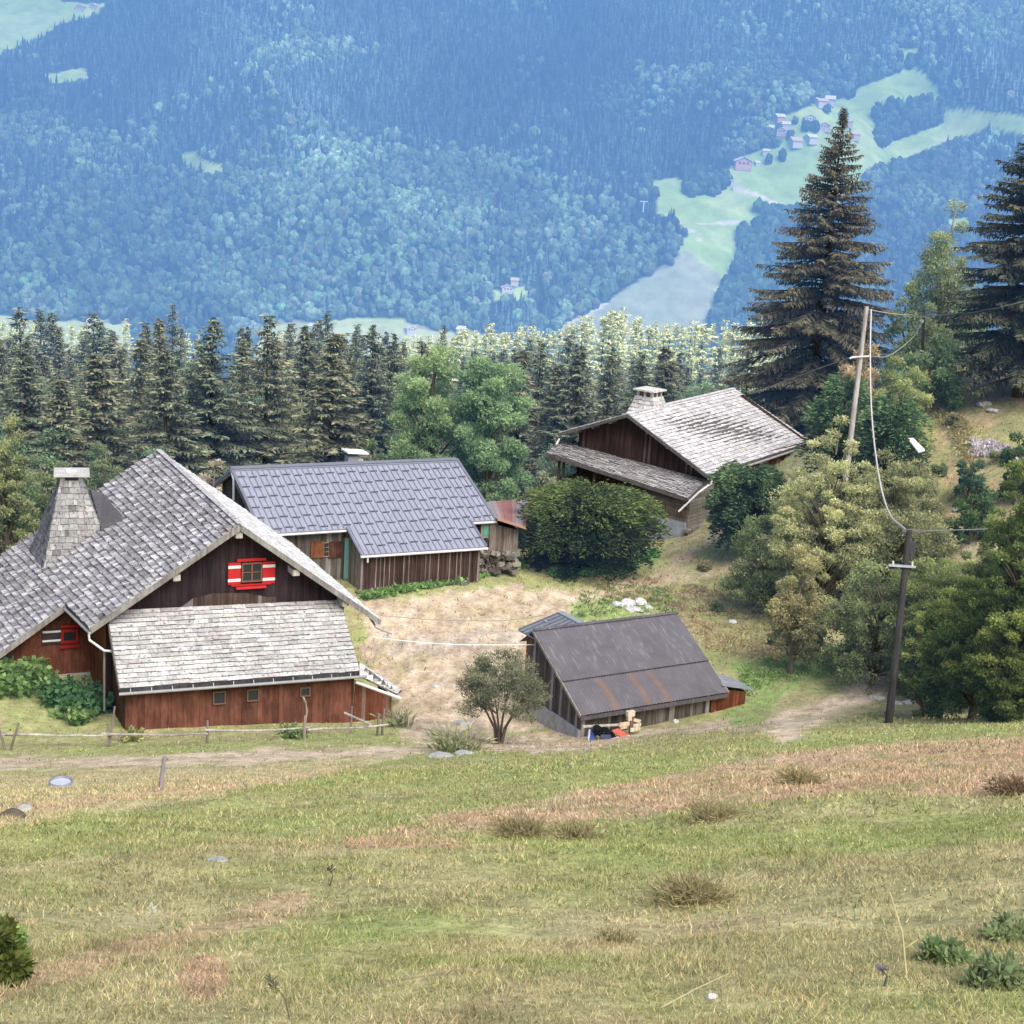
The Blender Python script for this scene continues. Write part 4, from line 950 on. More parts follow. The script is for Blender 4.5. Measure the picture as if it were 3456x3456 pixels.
mb = MB(); mb.tube([aty(3010, 1905, yy)-V(0, .15, 0), aty(3012, 1890, yy)-V(0, .15, 0)], .04, (.7, .7, .72), 8); mb.tube([aty(3075, 1908, yy)-V(0, .15, 0), aty(3076, 1893, yy)-V(0, .15, 0)], .04, (.7, .7, .72), 8); mb.build('insulator', M['paint'], e1)
yy2 = 98.
g2p = aty(2872, 1470, yy2); t2 = aty(2925, 1035, yy2); e2 = empty('utility_pole', V(g2p[0], g2p[1], gz(g2p[0], g2p[1])), 'pale grey leaning utility pole rising out of the bushes behind the big larch', 'utility pole')
mb = MB(); bt = g2p+(g2p-t2)*.35; mb.tube([bt, t2], [.19, .13], (.46, .42, .40), 12); mb.build('pole', M['wood'], e2)
tb = aty(2940, 1045, yy2); tbb = aty(2946, 1480, yy2); mb = MB(); mb.tube([bt+V(1.6, 0, 0), tb], [.12, .09], (.42, .39, .38), 10)
mb = MB(); mb.beam(aty(2880, 1203, yy2)-V(0, .2, 0), aty(2935, 1200, yy2)-V(0, .2, 0), .08, .09, (.75, .75, .75)); mb.build('cross_arm', M['paint'], e2)
mb = MB(); mb.tube([aty(2880, 1203, yy2)-V(0, .2, 0), aty(2866, 1208, yy2)-V(0, .2, 0)], .06, (.8, .8, .8), 8); mb.build('insulator', M['paint'], e2)
yy3 = 118.; t3 = aty(3117, 1058, yy3); b3 = aty(3114, 1180, yy3); e3 = empty('utility_pole', V(t3[0], t3[1], gz(t3[0], t3[1])), 'thin dark utility pole far back among the trees on the right', 'utility pole')
mb = MB(); mb.tube([b3+(b3-t3)*1.2, t3], [.13, .1], (.1, .09, .09), 10); mb.build('pole', M['wood'], e3)
mb = MB(); mb.beam(aty(3105, 1068, yy3)-V(0, .1, 0), aty(3130, 1070, yy3)-V(0, .1, 0), .06, .08, (.4, .42, .45)); mb.tube([aty(3112, 1078, yy3)-V(0, .1, 0), aty(3112, 1088, yy3)-V(0, .1, 0)], .1, (.75, .75, .78), 8); mb.build('insulator', M['zinc'], e3)
def wire(name, pts, r, c, label, n=24):
    """pts: (u,v,y) control points joined by a smooth curve"""
    P = [aty(*p) for p in pts]; out = []
    if len(P) == 2: out = P
    else:
        Q = [2*P[0]-P[1]]+P+[2*P[-1]-P[-2]]
        for i in range(1, len(Q)-2):
            for k in range(8):
                t = k/8; out.append(.5*((2*Q[i])+(-Q[i-1]+Q[i+1])*t+(2*Q[i-1]-5*Q[i]+4*Q[i+1]-Q[i+2])*t*t+(-Q[i-1]+3*Q[i]-3*Q[i+1]+Q[i+2])*t**3))
        out.append(P[-1])
    mb = MB(); mb.tube(out, r, c, 6); return top(mb, name, M['cable'], out[0], label, 'cable')
wire('sagging_cable', [(2940, 1045, yy2), (2937, 1200, 94), (2942, 1400, 88), (2965, 1600, 79), (3000, 1730, 73), (3058, 1790, yy)], .045, (.55, .52, .5), 'thick pale cable sagging from the leaning pole down to the dark pole')
wire('overhead_wire', [(2932, 1045, yy2), (3020, 1060, 105), (3117, 1064, yy3), (3280, 1055, 112), (3500, 1008, 104)], .035, (.38, .37, .36), 'overhead wire from the leaning pole past the thin pole to the right edge')
wire('overhead_wire', [(3112, 1088, yy3), (3080, 1140, 114), (3000, 1200, 104), (2935, 1202, yy2)], .03, (.33, .32, .31), 'wire from the thin back pole down to the cross arm of the leaning pole')
wire('overhead_wire', [(2866, 1208, yy2), (2760, 1245, 104), (2640, 1290, 112), (2530, 1330, 120)], .03, (.33, .32, .31), 'wire dropping from the leaning pole to the roof of the shingled chalet')
wire('overhead_wire', [(3078, 1795, yy), (3200, 1790, 73), (3330, 1785, 76), (3520, 1772, 80)], .03, (.2, .2, .2), 'dark wire leaving the dark pole to the right')
wire('washing_line', [(1258, 2150, 76), (1400, 2166, 76.5), (1560, 2176, 77), (1812, 2176, 77.5)], .022, (.85, .85, .85), 'white line strung from the farmhouse eave to the dark shed across the yard')
wire('grey_wire', [(1290, 2078, 77), (1480, 2092, 78), (1700, 2094, 79), (1850, 2074, 80)], .018, (.30, .28, .27), 'thin grey wire crossing the yard above the white line')
# white board on the hillside bush
g_ = aty(3092, 1500, 97); mb = MB(); q = [aty(3063, 1478, 97.3), aty(3083, 1478, 97.3), aty(3122, 1518, 96.5), aty(3100, 1524, 96.5)]; mb.slab(q, .08, (.8, .8, .8)); top(mb, 'white_board', M['paint'], g_, 'white board lying aslant on the bushes at the hillside', 'board')
# ================================================================== plants
def _perp(Dv):
    r = rng.normal(size=Dv.shape); p = np.cross(Dv, r); return p/np.maximum(np.linalg.norm(p, axis=1, keepdims=True), 1e-9)
def nrmz(a_): return a_/np.maximum(np.linalg.norm(a_, axis=-1, keepdims=True), 1e-9)
def leaf_quads(mb, C, Dv, L, W, colr, side=None, belly=.5):
    """diamond shaped leaves: base at C, tip at C+Dv*L"""
    N = len(C); S = side if side is not None else _perp(Dv)
    L = np.broadcast_to(np.asarray(L, float), (N,))[:, None]; W = np.broadcast_to(np.asarray(W, float), (N,))[:, None]
    q = np.stack([C, C+Dv*L*belly+S*W*.5, C+Dv*L, C+Dv*L*belly-S*W*.5], 1)
    mb.addq(q, 4, colr)
def jitcol(c, N, j=.2, t=None, c2=None):
    c = np.tile(V(*c), (N, 1))
    if c2 is not None: c = c+(V(*c2)-c)*np.clip(t, 0, 1)[:, None]
    return c*(1+rng.uniform(-j, j, (N, 1)))*(1+rng.uniform(-.06, .06, (N, 3)))
def spruce_meshes(H, Rd, whorls, per, dens, spray, c_in, c_tip, droop=.35, seed=1, power=.85, base=.05, gapchance=.1, hang=.5, mossy=0, cap=1e9):
    """returns (crown MB, trunk MB) standing at the origin"""
    global rng
    rng = np.random.default_rng(seed); cr = MB(); tr = MB()
    tr.tube([V(0, 0, -.6), V(0, 0, H*.3), V(0, 0, H*.7), V(0, 0, H*.985)], [Rd*.05+.06, Rd*.03+.03, Rd*.015+.02, .012], (.12, .10, .085), 7)
    C = []; Dd = []; Ls = []; Wd = []; T = []
    for i in range(whorls):
        f = i/(whorls-1); f = f**.92; h = H*(base+(1-base)*f*.985)
        for k in range(per):
            if rng.random() < gapchance: continue
            az = rng.uniform(0, 2*math.pi); hh = h+rng.uniform(-.9, .9)*H/whorls
            Lb = min(Rd*(1-f)**power, cap)*rng.uniform(.66, 1.14)*(1 if f > .12 else .8+f*1.6)+.12
            el = .45*f-.10+rng.uniform(-.12, .12)
            o = V(math.cos(az), math.sin(az), 0); n = max(3, int(Lb*dens)); t = np.linspace(.12, 1, n)
            # branch: starts outward, droops, tips turn up
            z = hh+Lb*(el*t-droop*(1-f*.6)*t**1.6+.20*droop*t**4)
            P = o[None]*(Lb*t)[:, None]; P[:, 2] = z; side = V(-o[1], o[0], 0)
            if Lb > 1.2: tr.tube([V(0, 0, hh), P[n//2], P[-1]], [.02+.012*Lb, .014+.006*Lb, .008], (.15, .125, .105), 3, cap=False)
            wdt = .10+.36*Lb*np.sin(np.pi*np.clip(t*.85+.12, 0, 1))**.8*.55
            for sgn in (-1, 1, 0):
                m = n
                q = P+rng.normal(0, .03, (m, 3))
                d = (o[None]*(.75 if sgn else 1.)+side[None]*sgn*(.85+rng.uniform(-.25, .25, (m, 1)))+V(0, 0, -1)[None]*(hang*rng.uniform(.2, 1.2, (m, 1)) if sgn else .1))
                C.append(q); Dd.append(nrmz(d)); Ls.append((wdt if sgn else .35+0*t)*rng.uniform(.7, 1.2, m)*spray+.08); Wd.append(np.full(m, .13+.05*spray)*rng.uniform(.7, 1.4, m)); T.append(t*.8+.2*f)
                if sgn:   # second order hanging twigs
                    q2 = q+nrmz(d)*(wdt*spray*.55)[:, None]; d2 = nrmz(d*.5+V(0, 0, -1)*hang*1.3+rng.normal(0, .35, (m, 3)))
                    C.append(q2); Dd.append(d2); Ls.append(np.full(m, .26)*rng.uniform(.6, 1.5, m)*(.6+spray*.6)); Wd.append(np.full(m, .11)*rng.uniform(.7, 1.4, m)); T.append(t*.9)
    C = np.concatenate(C); Dd = np.concatenate(Dd); Ls = np.concatenate(Ls); Wd = np.concatenate(Wd); T = np.concatenate(T)
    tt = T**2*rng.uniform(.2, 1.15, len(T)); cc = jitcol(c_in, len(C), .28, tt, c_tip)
    sd = nrmz(np.cross(Dd, V(0, 0, 1)[None]+rng.normal(0, .45, Dd.shape)))
    leaf_quads(cr, C, Dd, Ls, Wd, cc, sd, .45)
    m = 26; cr2 = V(0, 0, H*.955)+rng.normal(0, .04, (m, 3)); cr2[:, 2] = np.linspace(H*.93, H, m); a_ = rng.uniform(0, 6.28, m)
    leaf_quads(cr, cr2, nrmz(np.stack([np.cos(a_), np.sin(a_), np.full(m, .5)], 1)), .35, .1, jitcol(c_tip, m, .2))
    return cr, tr
def blob_tree(H, W, clumps, leaves, lsize, c_dark, c_light, seed=2, trunk=True, low=.12, flat=1., tr_c=(.16, .14, .12), trunk_r=None, shape='round', stems=1, inner=.55, clump_r=(.16, .3), up=.0):
    """broad-leaved crown: leaf-sized faces round many clumps carried by limbs"""
    global rng
    rng = np.random.default_rng(seed); cr = MB(); tr = MB(); K_ = []
    tries = 0
    while len(K_) < clumps and tries < clumps*60:
        tries += 1
        z = rng.uniform(low, .97); x, y = rng.uniform(-1, 1, 2)
        if shape == 'round': e = math.sqrt(max(0, 1-((z-.52)/.50)**2))
        elif shape == 'tall': e = min(1, (1.02-z)*1.9)*min(1, (z+.25)*1.8)*.95
        elif shape == 'cone': e = (1.02-z)**.8
        elif shape == 'vase': e = min(1, .35+z*1.1)*math.sqrt(max(0, 1-max(0, (z-.55)/.47)**2))
        else: e = math.sqrt(max(0, 1-(max(0, z-.25)/.75)**2))       # dome
        r = math.hypot(x, y)
        if r > e or r < e*rng.uniform(0, .75): continue
        K_.append((x*W/2*.86, y*W/2*.86, z*H, rng.uniform(*clump_r)*W/2*(.75+.5*rng.random())))
    K_ = np.array(K_); per = max(6, leaves//len(K_)); tr_r = trunk_r or .018*H+.03
    if trunk:
        for s_ in range(stems):
            bx, by = (rng.normal(0, .06*W, 2) if stems > 1 else (0, 0))
            ph = H*rng.uniform(.55, .8); tr.tube([V(bx*.4, by*.4, -.4), V(bx, by, H*.25), V(bx*2+rng.normal(0, .03*W), by*2, ph)], [tr_r*1.2/stems**.4, tr_r*.8/stems**.4, tr_r*.2], tr_c, 7)
        for (x, y, z, r) in K_[::2]:
            z0 = max(.08*H, z-.35*math.hypot(x, y)-.15*H); tr.tube([V(0, 0, z0), V(x*.55, y*.55, (z0+z)/2+.03*H), V(x, y, z)], [tr_r*.4, tr_r*.22, tr_r*.07], tr_c, 5, cap=False)
    for (x, y, z, r) in K_:
        d = nrmz(rng.normal(size=(per, 3))+V(0, 0, .25+up)); rad = r*(1-inner*rng.random(per))[:, None]*V(1, 1, .8*flat)
        C = V(x, y, z)+d*rad; dv = nrmz(d*.5+rng.normal(0, .6, (per, 3))+V(x, y, 0)*.15/ (W/2)+V(0, 0, -.15+up*.5))
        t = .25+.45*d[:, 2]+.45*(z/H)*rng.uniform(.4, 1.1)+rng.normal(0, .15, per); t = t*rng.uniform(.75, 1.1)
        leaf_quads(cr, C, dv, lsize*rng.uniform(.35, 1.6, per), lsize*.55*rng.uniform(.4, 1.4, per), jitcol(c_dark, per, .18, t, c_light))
    return cr, tr
def _bush_profile(f): return .74+.5*f if f < .5 else .99*math.sqrt(max(.04, 1-((f-.5)/.51)**5))
def layered_bush(H, W, boughs, c_dark, c_light, seed=3, sprays=130, ls=.32, dome=.5):
    """dense conifer bush made of overlapping drooping boughs with lighter new growth on top"""
    global rng
    rng = np.random.default_rng(seed); cr = MB(); tr = MB()
    for i in range(boughs):
        az = rng.uniform(0, 6.283); f = rng.random()**.8; h = H*(.06+.9*f); rr = W/2*_bush_profile(f)*rng.uniform(.62, 1.12)
        o = V(math.cos(az), math.sin(az), 0); s = V(-o[1], o[0], 0); t = rng.random(sprays)**.6; wd_ = (.18+.5*(1-t))*rr*.55
        P = o[None]*(rr*t)[:, None]+s[None]*(rng.uniform(-1, 1, sprays)*wd_)[:, None]; P[:, 2] = h*(.80+.20*t)+.10*H*np.sin(t*2.6)-.13*H*t**3+rng.normal(0, .05*H*.6, sprays)
        d = nrmz(o[None]*.9+s[None]*rng.normal(0, .55, (sprays, 1))+V(0, 0, 1)*rng.normal(.08, .3, (sprays, 1)))
        tc = (t**2*.75+.1)*(.08+1.15*f**2)*rng.uniform(.4, 1.3, sprays); leaf_quads(cr, P, d, ls*rng.uniform(.6, 1.4, sprays), ls*.34*rng.uniform(.7, 1.3, sprays), jitcol(c_dark, sprays, .25, tc, c_light))
        tr.tube([V(0, 0, h*.5), o*rr*.5+K*h*.8, o*rr*.85+K*h*.9], [.06, .04, .015], (.12, .1, .09), 4, cap=False)
    return cr, tr
def tree_thing(name, loc, ms, label, cat, group=None, cm='leaf', rz=0., sc_=1., trunk='trunk', crown='crown'):
    e = empty(name, loc, label, cat, group); e['org'] = [0, 0, 0]
    cr, tr = ms
    o = cr.build(crown, M[cm]); o.parent = e
    if trunk and tr.v: o = tr.build(trunk, M['bark']); o.parent = e
    e.rotation_euler = (0, 0, rz); e.scale = (sc_, sc_, sc_) if not isinstance(sc_, tuple) else sc_
    return e
def px_h(u, vt, vb, y): return (aty(u, vt, y)-aty(u, vb, y))[2]
SPD = (.06, .068, .046); SPT = (.19, .195, .12)
# the big spruce and its neighbour cut by the right edge
y_ = 139.; x_ = aty(2842, 420, y_)[0]; g_ = V(x_, y_, gz(x_, y_)); tt_ = aty(2842, 362, y_)
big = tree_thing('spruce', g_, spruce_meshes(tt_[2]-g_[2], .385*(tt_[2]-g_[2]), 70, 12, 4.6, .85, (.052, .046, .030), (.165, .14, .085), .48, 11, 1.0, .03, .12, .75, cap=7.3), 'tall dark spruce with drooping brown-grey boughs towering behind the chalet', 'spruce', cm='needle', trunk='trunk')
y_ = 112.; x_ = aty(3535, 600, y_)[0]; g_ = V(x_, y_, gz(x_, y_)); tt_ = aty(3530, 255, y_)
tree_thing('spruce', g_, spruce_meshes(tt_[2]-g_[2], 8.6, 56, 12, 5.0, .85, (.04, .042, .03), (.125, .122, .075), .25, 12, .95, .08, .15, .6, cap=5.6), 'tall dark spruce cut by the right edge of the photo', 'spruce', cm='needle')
y_ = 119.; x_ = aty(3560, 1200, y_)[0]; g_ = V(x_, y_, gz(x_, y_)); 
# forest belt behind the farm
kinds = []
for i in range(6):
    Hh = [21, 24, 19, 23, 20, 22][i]
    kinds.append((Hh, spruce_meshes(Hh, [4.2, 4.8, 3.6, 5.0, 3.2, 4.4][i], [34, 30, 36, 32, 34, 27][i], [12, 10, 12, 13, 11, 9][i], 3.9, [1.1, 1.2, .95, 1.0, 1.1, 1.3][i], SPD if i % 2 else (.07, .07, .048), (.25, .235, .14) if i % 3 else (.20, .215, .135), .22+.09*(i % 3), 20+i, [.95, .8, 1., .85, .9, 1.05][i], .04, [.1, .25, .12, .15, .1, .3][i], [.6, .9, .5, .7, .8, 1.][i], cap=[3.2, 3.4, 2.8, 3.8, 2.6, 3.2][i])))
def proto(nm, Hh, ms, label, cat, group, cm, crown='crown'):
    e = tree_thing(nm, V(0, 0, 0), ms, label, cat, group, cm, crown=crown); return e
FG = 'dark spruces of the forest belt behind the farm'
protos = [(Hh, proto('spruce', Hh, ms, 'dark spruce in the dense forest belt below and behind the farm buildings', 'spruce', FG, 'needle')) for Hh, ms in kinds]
used = set()
def put(k, u, vt, y, jx=0, label=None, group=FG, P=protos, wide=1., tl=.015):
    """tree number k of P with its tip at pixel (u, vt), standing at distance y"""
    t = aty(u, vt, y); z = gz(t[0], y); Hh, e = P[k]; s = (t[2]-z)/Hh
    rz = rnd.uniform(0, 6.28); sc_ = (s*wide, s*wide, s)
    if (id(P), k) not in used:
        used.add((id(P), k)); e.location = (t[0], y, z); e.scale = sc_; e.rotation_euler = (0, 0, rz)
        if label: e['label'] = label
        e['group'] = group
        return e
    return copy_tree(e, (t[0], y, z), sc_, rz, label or e_label[id(P)], group, None, (rnd.gauss(0, tl), rnd.gauss(0, tl)))
e_label = {id(protos): 'dark spruce in the dense forest belt below and behind the farm buildings'}
# skyline of the belt: photo height of the tree tops at u
topl = lambda u: np.interp(u, [0, 200, 420, 560, 640, 760, 1000, 1180, 1400, 1700, 2000, 2300, 2560, 3456], [1095, 1105, 1080, 1085, 1130, 1120, 1105, 1115, 1135, 1125, 1130, 1150, 1170, 1150])
for (u, vt, y, k, w_) in [(718, 1085, 146, 3, 1.05), (905, 1078, 150, 1, .9), (1128, 1135, 136, 2, 1.15), (560, 1190, 140, 0, 1.05), (330, 1200, 145, 4, 1.3), (1035, 1110, 165, 0, .9), (1250, 1105, 175, 3, .85), (820, 1150, 158, 5, .9), (90, 1190, 150, 0, 1.2), (200, 1290, 138, 2, 1.2),
                          (470, 1150, 152, 5, 1.), (1340, 1140, 180, 1, .8), (1430, 1160, 170, 4, .9), (1760, 1190, 160, 2, .95), (2620, 1290, 150, 3, 1.2), (2540, 1200, 165, 1, 1.2), (1960, 1180, 150, 0, 1.), (1880, 1240, 152, 4, 1.), (1700, 1230, 165, 5, .9), (2060, 1210, 158, 1, .8), (2160, 1200, 155, 3, .75), (2260, 1180, 165, 2, .9), (640, 1240, 150, 1, .9), (1820, 1160, 172, 3, .8)]:
    put(k, u, vt, y-10, wide=w_*1.75)
for row, (y, du, dv, n) in enumerate([(172, 128, 62, 22), (205, 96, 26, 29), (250, 80, 8, 35), (310, 62, 0, 45)]):
    for i in range(n):
        u = -250+i*du+rnd.uniform(-.4, .4)*du
        if u > 2750: continue
        if row < 2 and rnd.random() < .12: continue
        vt = float(topl(u))+dv+rnd.choice([-44, -14, 0, 10, 26, 45, 80])+rnd.uniform(-14, 18)
        if 600 < u < 800 and row > 1: vt += 40
        if u > 1500: vt += [80, 72, 66, 56][row]
        put(rnd.randrange(6), u, vt, y+rnd.uniform(-10, 10), wide=rnd.uniform(.85, 1.9), tl=.035)
# sunlit tops beyond: the sunlight is put into their pale foliage colours
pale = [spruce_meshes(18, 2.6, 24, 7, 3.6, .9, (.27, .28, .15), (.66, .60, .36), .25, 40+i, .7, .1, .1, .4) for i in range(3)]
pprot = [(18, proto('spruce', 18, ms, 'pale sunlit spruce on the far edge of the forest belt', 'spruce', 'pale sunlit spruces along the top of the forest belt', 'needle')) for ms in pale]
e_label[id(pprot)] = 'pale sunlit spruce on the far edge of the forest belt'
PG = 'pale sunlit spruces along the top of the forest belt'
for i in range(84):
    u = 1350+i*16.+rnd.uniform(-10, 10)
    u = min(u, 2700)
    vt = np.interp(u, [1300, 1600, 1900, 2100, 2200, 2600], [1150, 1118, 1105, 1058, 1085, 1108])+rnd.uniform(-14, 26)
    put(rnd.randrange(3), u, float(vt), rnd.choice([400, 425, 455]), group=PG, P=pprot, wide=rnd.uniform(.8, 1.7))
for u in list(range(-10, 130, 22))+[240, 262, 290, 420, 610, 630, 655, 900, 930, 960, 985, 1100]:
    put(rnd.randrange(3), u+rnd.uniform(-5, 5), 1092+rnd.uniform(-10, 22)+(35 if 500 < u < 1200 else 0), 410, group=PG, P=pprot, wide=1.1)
# leafy trees mixed into the belt
lgt = [blob_tree(16, 8.5, 60, 9000, .30, (.08, .13, .06), c2_, 60+i, shape='tall', clump_r=(.2, .34)) for i, c2_ in enumerate([(.27, .34, .15), (.22, .34, .18), (.34, .37, .17)])]
lprot = [(16, proto('broadleaf_tree', 16, ms, 'light green leafy tree growing between the spruces of the forest belt', 'tree', 'leafy trees among the spruces', 'leaf')) for ms in lgt]
e_label[id(lprot)] = 'light green leafy tree growing between the spruces of the forest belt'
LG = 'leafy trees among the spruces'
for (u, vt, y, k) in [(300, 1330, 140, 0), (190, 1350, 128, 1), (430, 1300, 150, 1), (120, 1300, 142, 2), (260, 1215, 170, 0), (590, 1110, 200, 1), (500, 1180, 180, 0), (1030, 1230, 160, 2), (960, 1260, 150, 2), (1090, 1180, 178, 1), (1010, 1170, 210, 2), (1380, 1150, 200, 0), (60, 1180, 188, 1), (380, 1150, 195, 2), (700, 1200, 190, 0), (780, 1260, 176, 2), (1180, 1240, 172, 0), (1160, 1160, 208, 2), (1320, 1220, 176, 1), (230, 1130, 215, 2), (880, 1180, 196, 1), (1490, 1160, 210, 2), (1620, 1190, 206, 0), (2080, 1300, 150, 2), (2290, 1210, 176, 1), (2400, 1220, 140, 0), (2330, 1290, 134, 1), (2450, 1270, 146, 1), (2200, 1330, 138, 0), (1890, 1440, 128, 1), (2540, 1230, 150, 0), (40, 1420, 120, 2), (-40, 1300, 120, 1), (350, 1420, 126, 0), (530, 1440, 124, 1), (150, 1480, 118, 0), (2380, 1180, 170, 1), (1560, 1200, 190, 1), (1740, 1280, 170, 0), (860, 1240, 175, 1)]:
    put(k, u, vt, y, group=LG, P=lprot, wide=rnd.uniform(.85, 1.2))
# two round green trees in the middle
def tree_at(name, u, vt, vb, y, Wpx, fn, label, cat, cm='leaf', sink=.0, rz=0, group=None, onground=True):
    if y is None: y = G(u, vb)[1]
    t = aty(u, vt, y); bpt = aty(u, (vt+vb)/2, y); z = gz(bpt[0], y)
    Hh = t[2]-z; W = Wpx*y/F*1.02
    return tree_thing(name, V(bpt[0], y, z-sink), fn(Hh+sink, W), label, cat, group, cm, rz)
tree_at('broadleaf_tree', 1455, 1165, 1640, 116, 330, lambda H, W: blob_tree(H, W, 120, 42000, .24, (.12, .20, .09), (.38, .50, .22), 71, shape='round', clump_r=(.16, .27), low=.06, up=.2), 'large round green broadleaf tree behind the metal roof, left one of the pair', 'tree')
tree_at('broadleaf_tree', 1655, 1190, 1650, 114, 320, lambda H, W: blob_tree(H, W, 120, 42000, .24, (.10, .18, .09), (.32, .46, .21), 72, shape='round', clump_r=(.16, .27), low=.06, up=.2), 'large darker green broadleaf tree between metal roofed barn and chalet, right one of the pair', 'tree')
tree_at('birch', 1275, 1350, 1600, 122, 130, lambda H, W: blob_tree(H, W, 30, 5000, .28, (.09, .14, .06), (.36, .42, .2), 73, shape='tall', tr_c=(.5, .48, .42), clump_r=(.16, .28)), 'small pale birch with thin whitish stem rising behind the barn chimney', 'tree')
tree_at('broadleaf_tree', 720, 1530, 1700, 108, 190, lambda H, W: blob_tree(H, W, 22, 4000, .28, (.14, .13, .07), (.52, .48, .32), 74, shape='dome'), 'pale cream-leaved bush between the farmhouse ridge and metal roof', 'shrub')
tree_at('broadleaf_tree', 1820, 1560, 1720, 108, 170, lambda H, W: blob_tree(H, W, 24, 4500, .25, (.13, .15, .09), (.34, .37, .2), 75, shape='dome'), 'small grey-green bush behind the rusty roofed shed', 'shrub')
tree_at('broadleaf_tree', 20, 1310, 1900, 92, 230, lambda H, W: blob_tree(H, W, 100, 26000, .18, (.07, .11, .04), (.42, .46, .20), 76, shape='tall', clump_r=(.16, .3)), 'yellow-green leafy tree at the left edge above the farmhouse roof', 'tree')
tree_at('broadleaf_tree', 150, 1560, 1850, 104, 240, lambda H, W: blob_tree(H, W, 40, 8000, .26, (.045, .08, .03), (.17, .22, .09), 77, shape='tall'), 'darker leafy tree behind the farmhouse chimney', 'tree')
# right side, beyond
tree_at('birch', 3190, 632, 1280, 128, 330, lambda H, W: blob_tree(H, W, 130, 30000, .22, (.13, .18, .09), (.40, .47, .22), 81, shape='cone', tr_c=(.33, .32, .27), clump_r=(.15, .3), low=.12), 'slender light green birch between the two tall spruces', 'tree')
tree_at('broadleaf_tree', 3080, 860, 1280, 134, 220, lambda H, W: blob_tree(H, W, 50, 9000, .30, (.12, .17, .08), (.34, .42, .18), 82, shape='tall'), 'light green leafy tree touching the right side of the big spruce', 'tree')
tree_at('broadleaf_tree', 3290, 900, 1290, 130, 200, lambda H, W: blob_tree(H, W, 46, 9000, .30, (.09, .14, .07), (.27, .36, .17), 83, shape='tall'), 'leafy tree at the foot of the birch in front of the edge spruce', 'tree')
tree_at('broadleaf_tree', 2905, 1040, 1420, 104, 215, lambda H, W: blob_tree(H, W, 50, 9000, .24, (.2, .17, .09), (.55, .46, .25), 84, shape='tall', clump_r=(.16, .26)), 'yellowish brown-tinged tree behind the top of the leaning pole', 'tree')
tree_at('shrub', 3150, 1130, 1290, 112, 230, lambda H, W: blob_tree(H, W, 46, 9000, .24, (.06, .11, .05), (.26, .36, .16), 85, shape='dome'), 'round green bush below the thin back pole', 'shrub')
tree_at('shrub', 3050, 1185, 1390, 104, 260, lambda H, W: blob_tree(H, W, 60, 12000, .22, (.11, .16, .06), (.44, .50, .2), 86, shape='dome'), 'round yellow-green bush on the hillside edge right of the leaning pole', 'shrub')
tree_at('juniper', 2850, 1265, 1500, 101, 260, lambda H, W: layered_bush(H, W, 85, (.03, .05, .03), (.14, .2, .09), 87, 130, .34), 'dark green juniper bush in front of the big spruce', 'shrub', 'needle')
tree_at('juniper', 3010, 1330, 1560, 99, 280, lambda H, W: layered_bush(H, W, 80, (.03, .05, .03), (.13, .19, .08), 88, 130, .34), 'dark green juniper bush left of the white board', 'shrub', 'needle')
# big dark bush beside the barn
tree_at('juniper', 1985, 1632, 1925, None, 500, lambda H, W: layered_bush(H, W, 240, (.009, .017, .010), (.14, .17, .05), 89, 190, .30, .33), 'large spreading dark bush with yellow-green tips between barn and chalet', 'shrub', 'needle')
# mass of shrubs and larch right of centre
tree_at('juniper', 2530, 1560, 1850, 103, 290, lambda H, W: layered_bush(H, W, 110, (.03, .045, .026), (.14, .19, .08), 90, 150, .34), 'dark rounded bush next to the right wall of the chalet', 'shrub', 'needle')
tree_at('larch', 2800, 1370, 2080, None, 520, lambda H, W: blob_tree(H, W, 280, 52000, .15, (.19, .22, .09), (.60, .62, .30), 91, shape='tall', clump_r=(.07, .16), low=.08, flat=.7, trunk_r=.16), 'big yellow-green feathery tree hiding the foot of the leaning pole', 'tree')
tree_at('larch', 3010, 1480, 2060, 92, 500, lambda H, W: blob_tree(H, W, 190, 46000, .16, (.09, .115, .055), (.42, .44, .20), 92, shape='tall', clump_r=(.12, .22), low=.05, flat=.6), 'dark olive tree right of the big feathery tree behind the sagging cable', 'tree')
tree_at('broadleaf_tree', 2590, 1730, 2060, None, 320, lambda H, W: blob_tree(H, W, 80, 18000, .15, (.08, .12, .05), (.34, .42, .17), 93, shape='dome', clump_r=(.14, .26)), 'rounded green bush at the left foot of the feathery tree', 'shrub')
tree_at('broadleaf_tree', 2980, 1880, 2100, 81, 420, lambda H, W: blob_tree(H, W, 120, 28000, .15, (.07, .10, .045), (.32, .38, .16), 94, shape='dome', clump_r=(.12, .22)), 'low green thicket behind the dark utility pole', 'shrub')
tree_at('broadleaf_tree', 2700, 1790, 2120, 83, 220, lambda H, W: blob_tree(H, W, 60, 14000, .15, (.13, .14, .06), (.5, .48, .22), 95, shape='tall', clump_r=(.18, .3)), 'narrow yellowish bush below the big feathery tree', 'shrub')
tree_at('shrub', 2740, 2050, 2215, None, 110, lambda H, W: blob_tree(H, W, 22, 3600, .15, (.03, .05, .02), (.13, .16, .07), 96, shape='dome'), 'small dark bush at the edge of the fresh green grass', 'shrub')
tree_at('shrub', 2878, 2150, 2215, None, 60, lambda H, W: blob_tree(H, W, 12, 1500, .14, (.02, .04, .02), (.08, .13, .05), 97, shape='dome'), 'tiny dark bush right of the small dark bush', 'shrub')
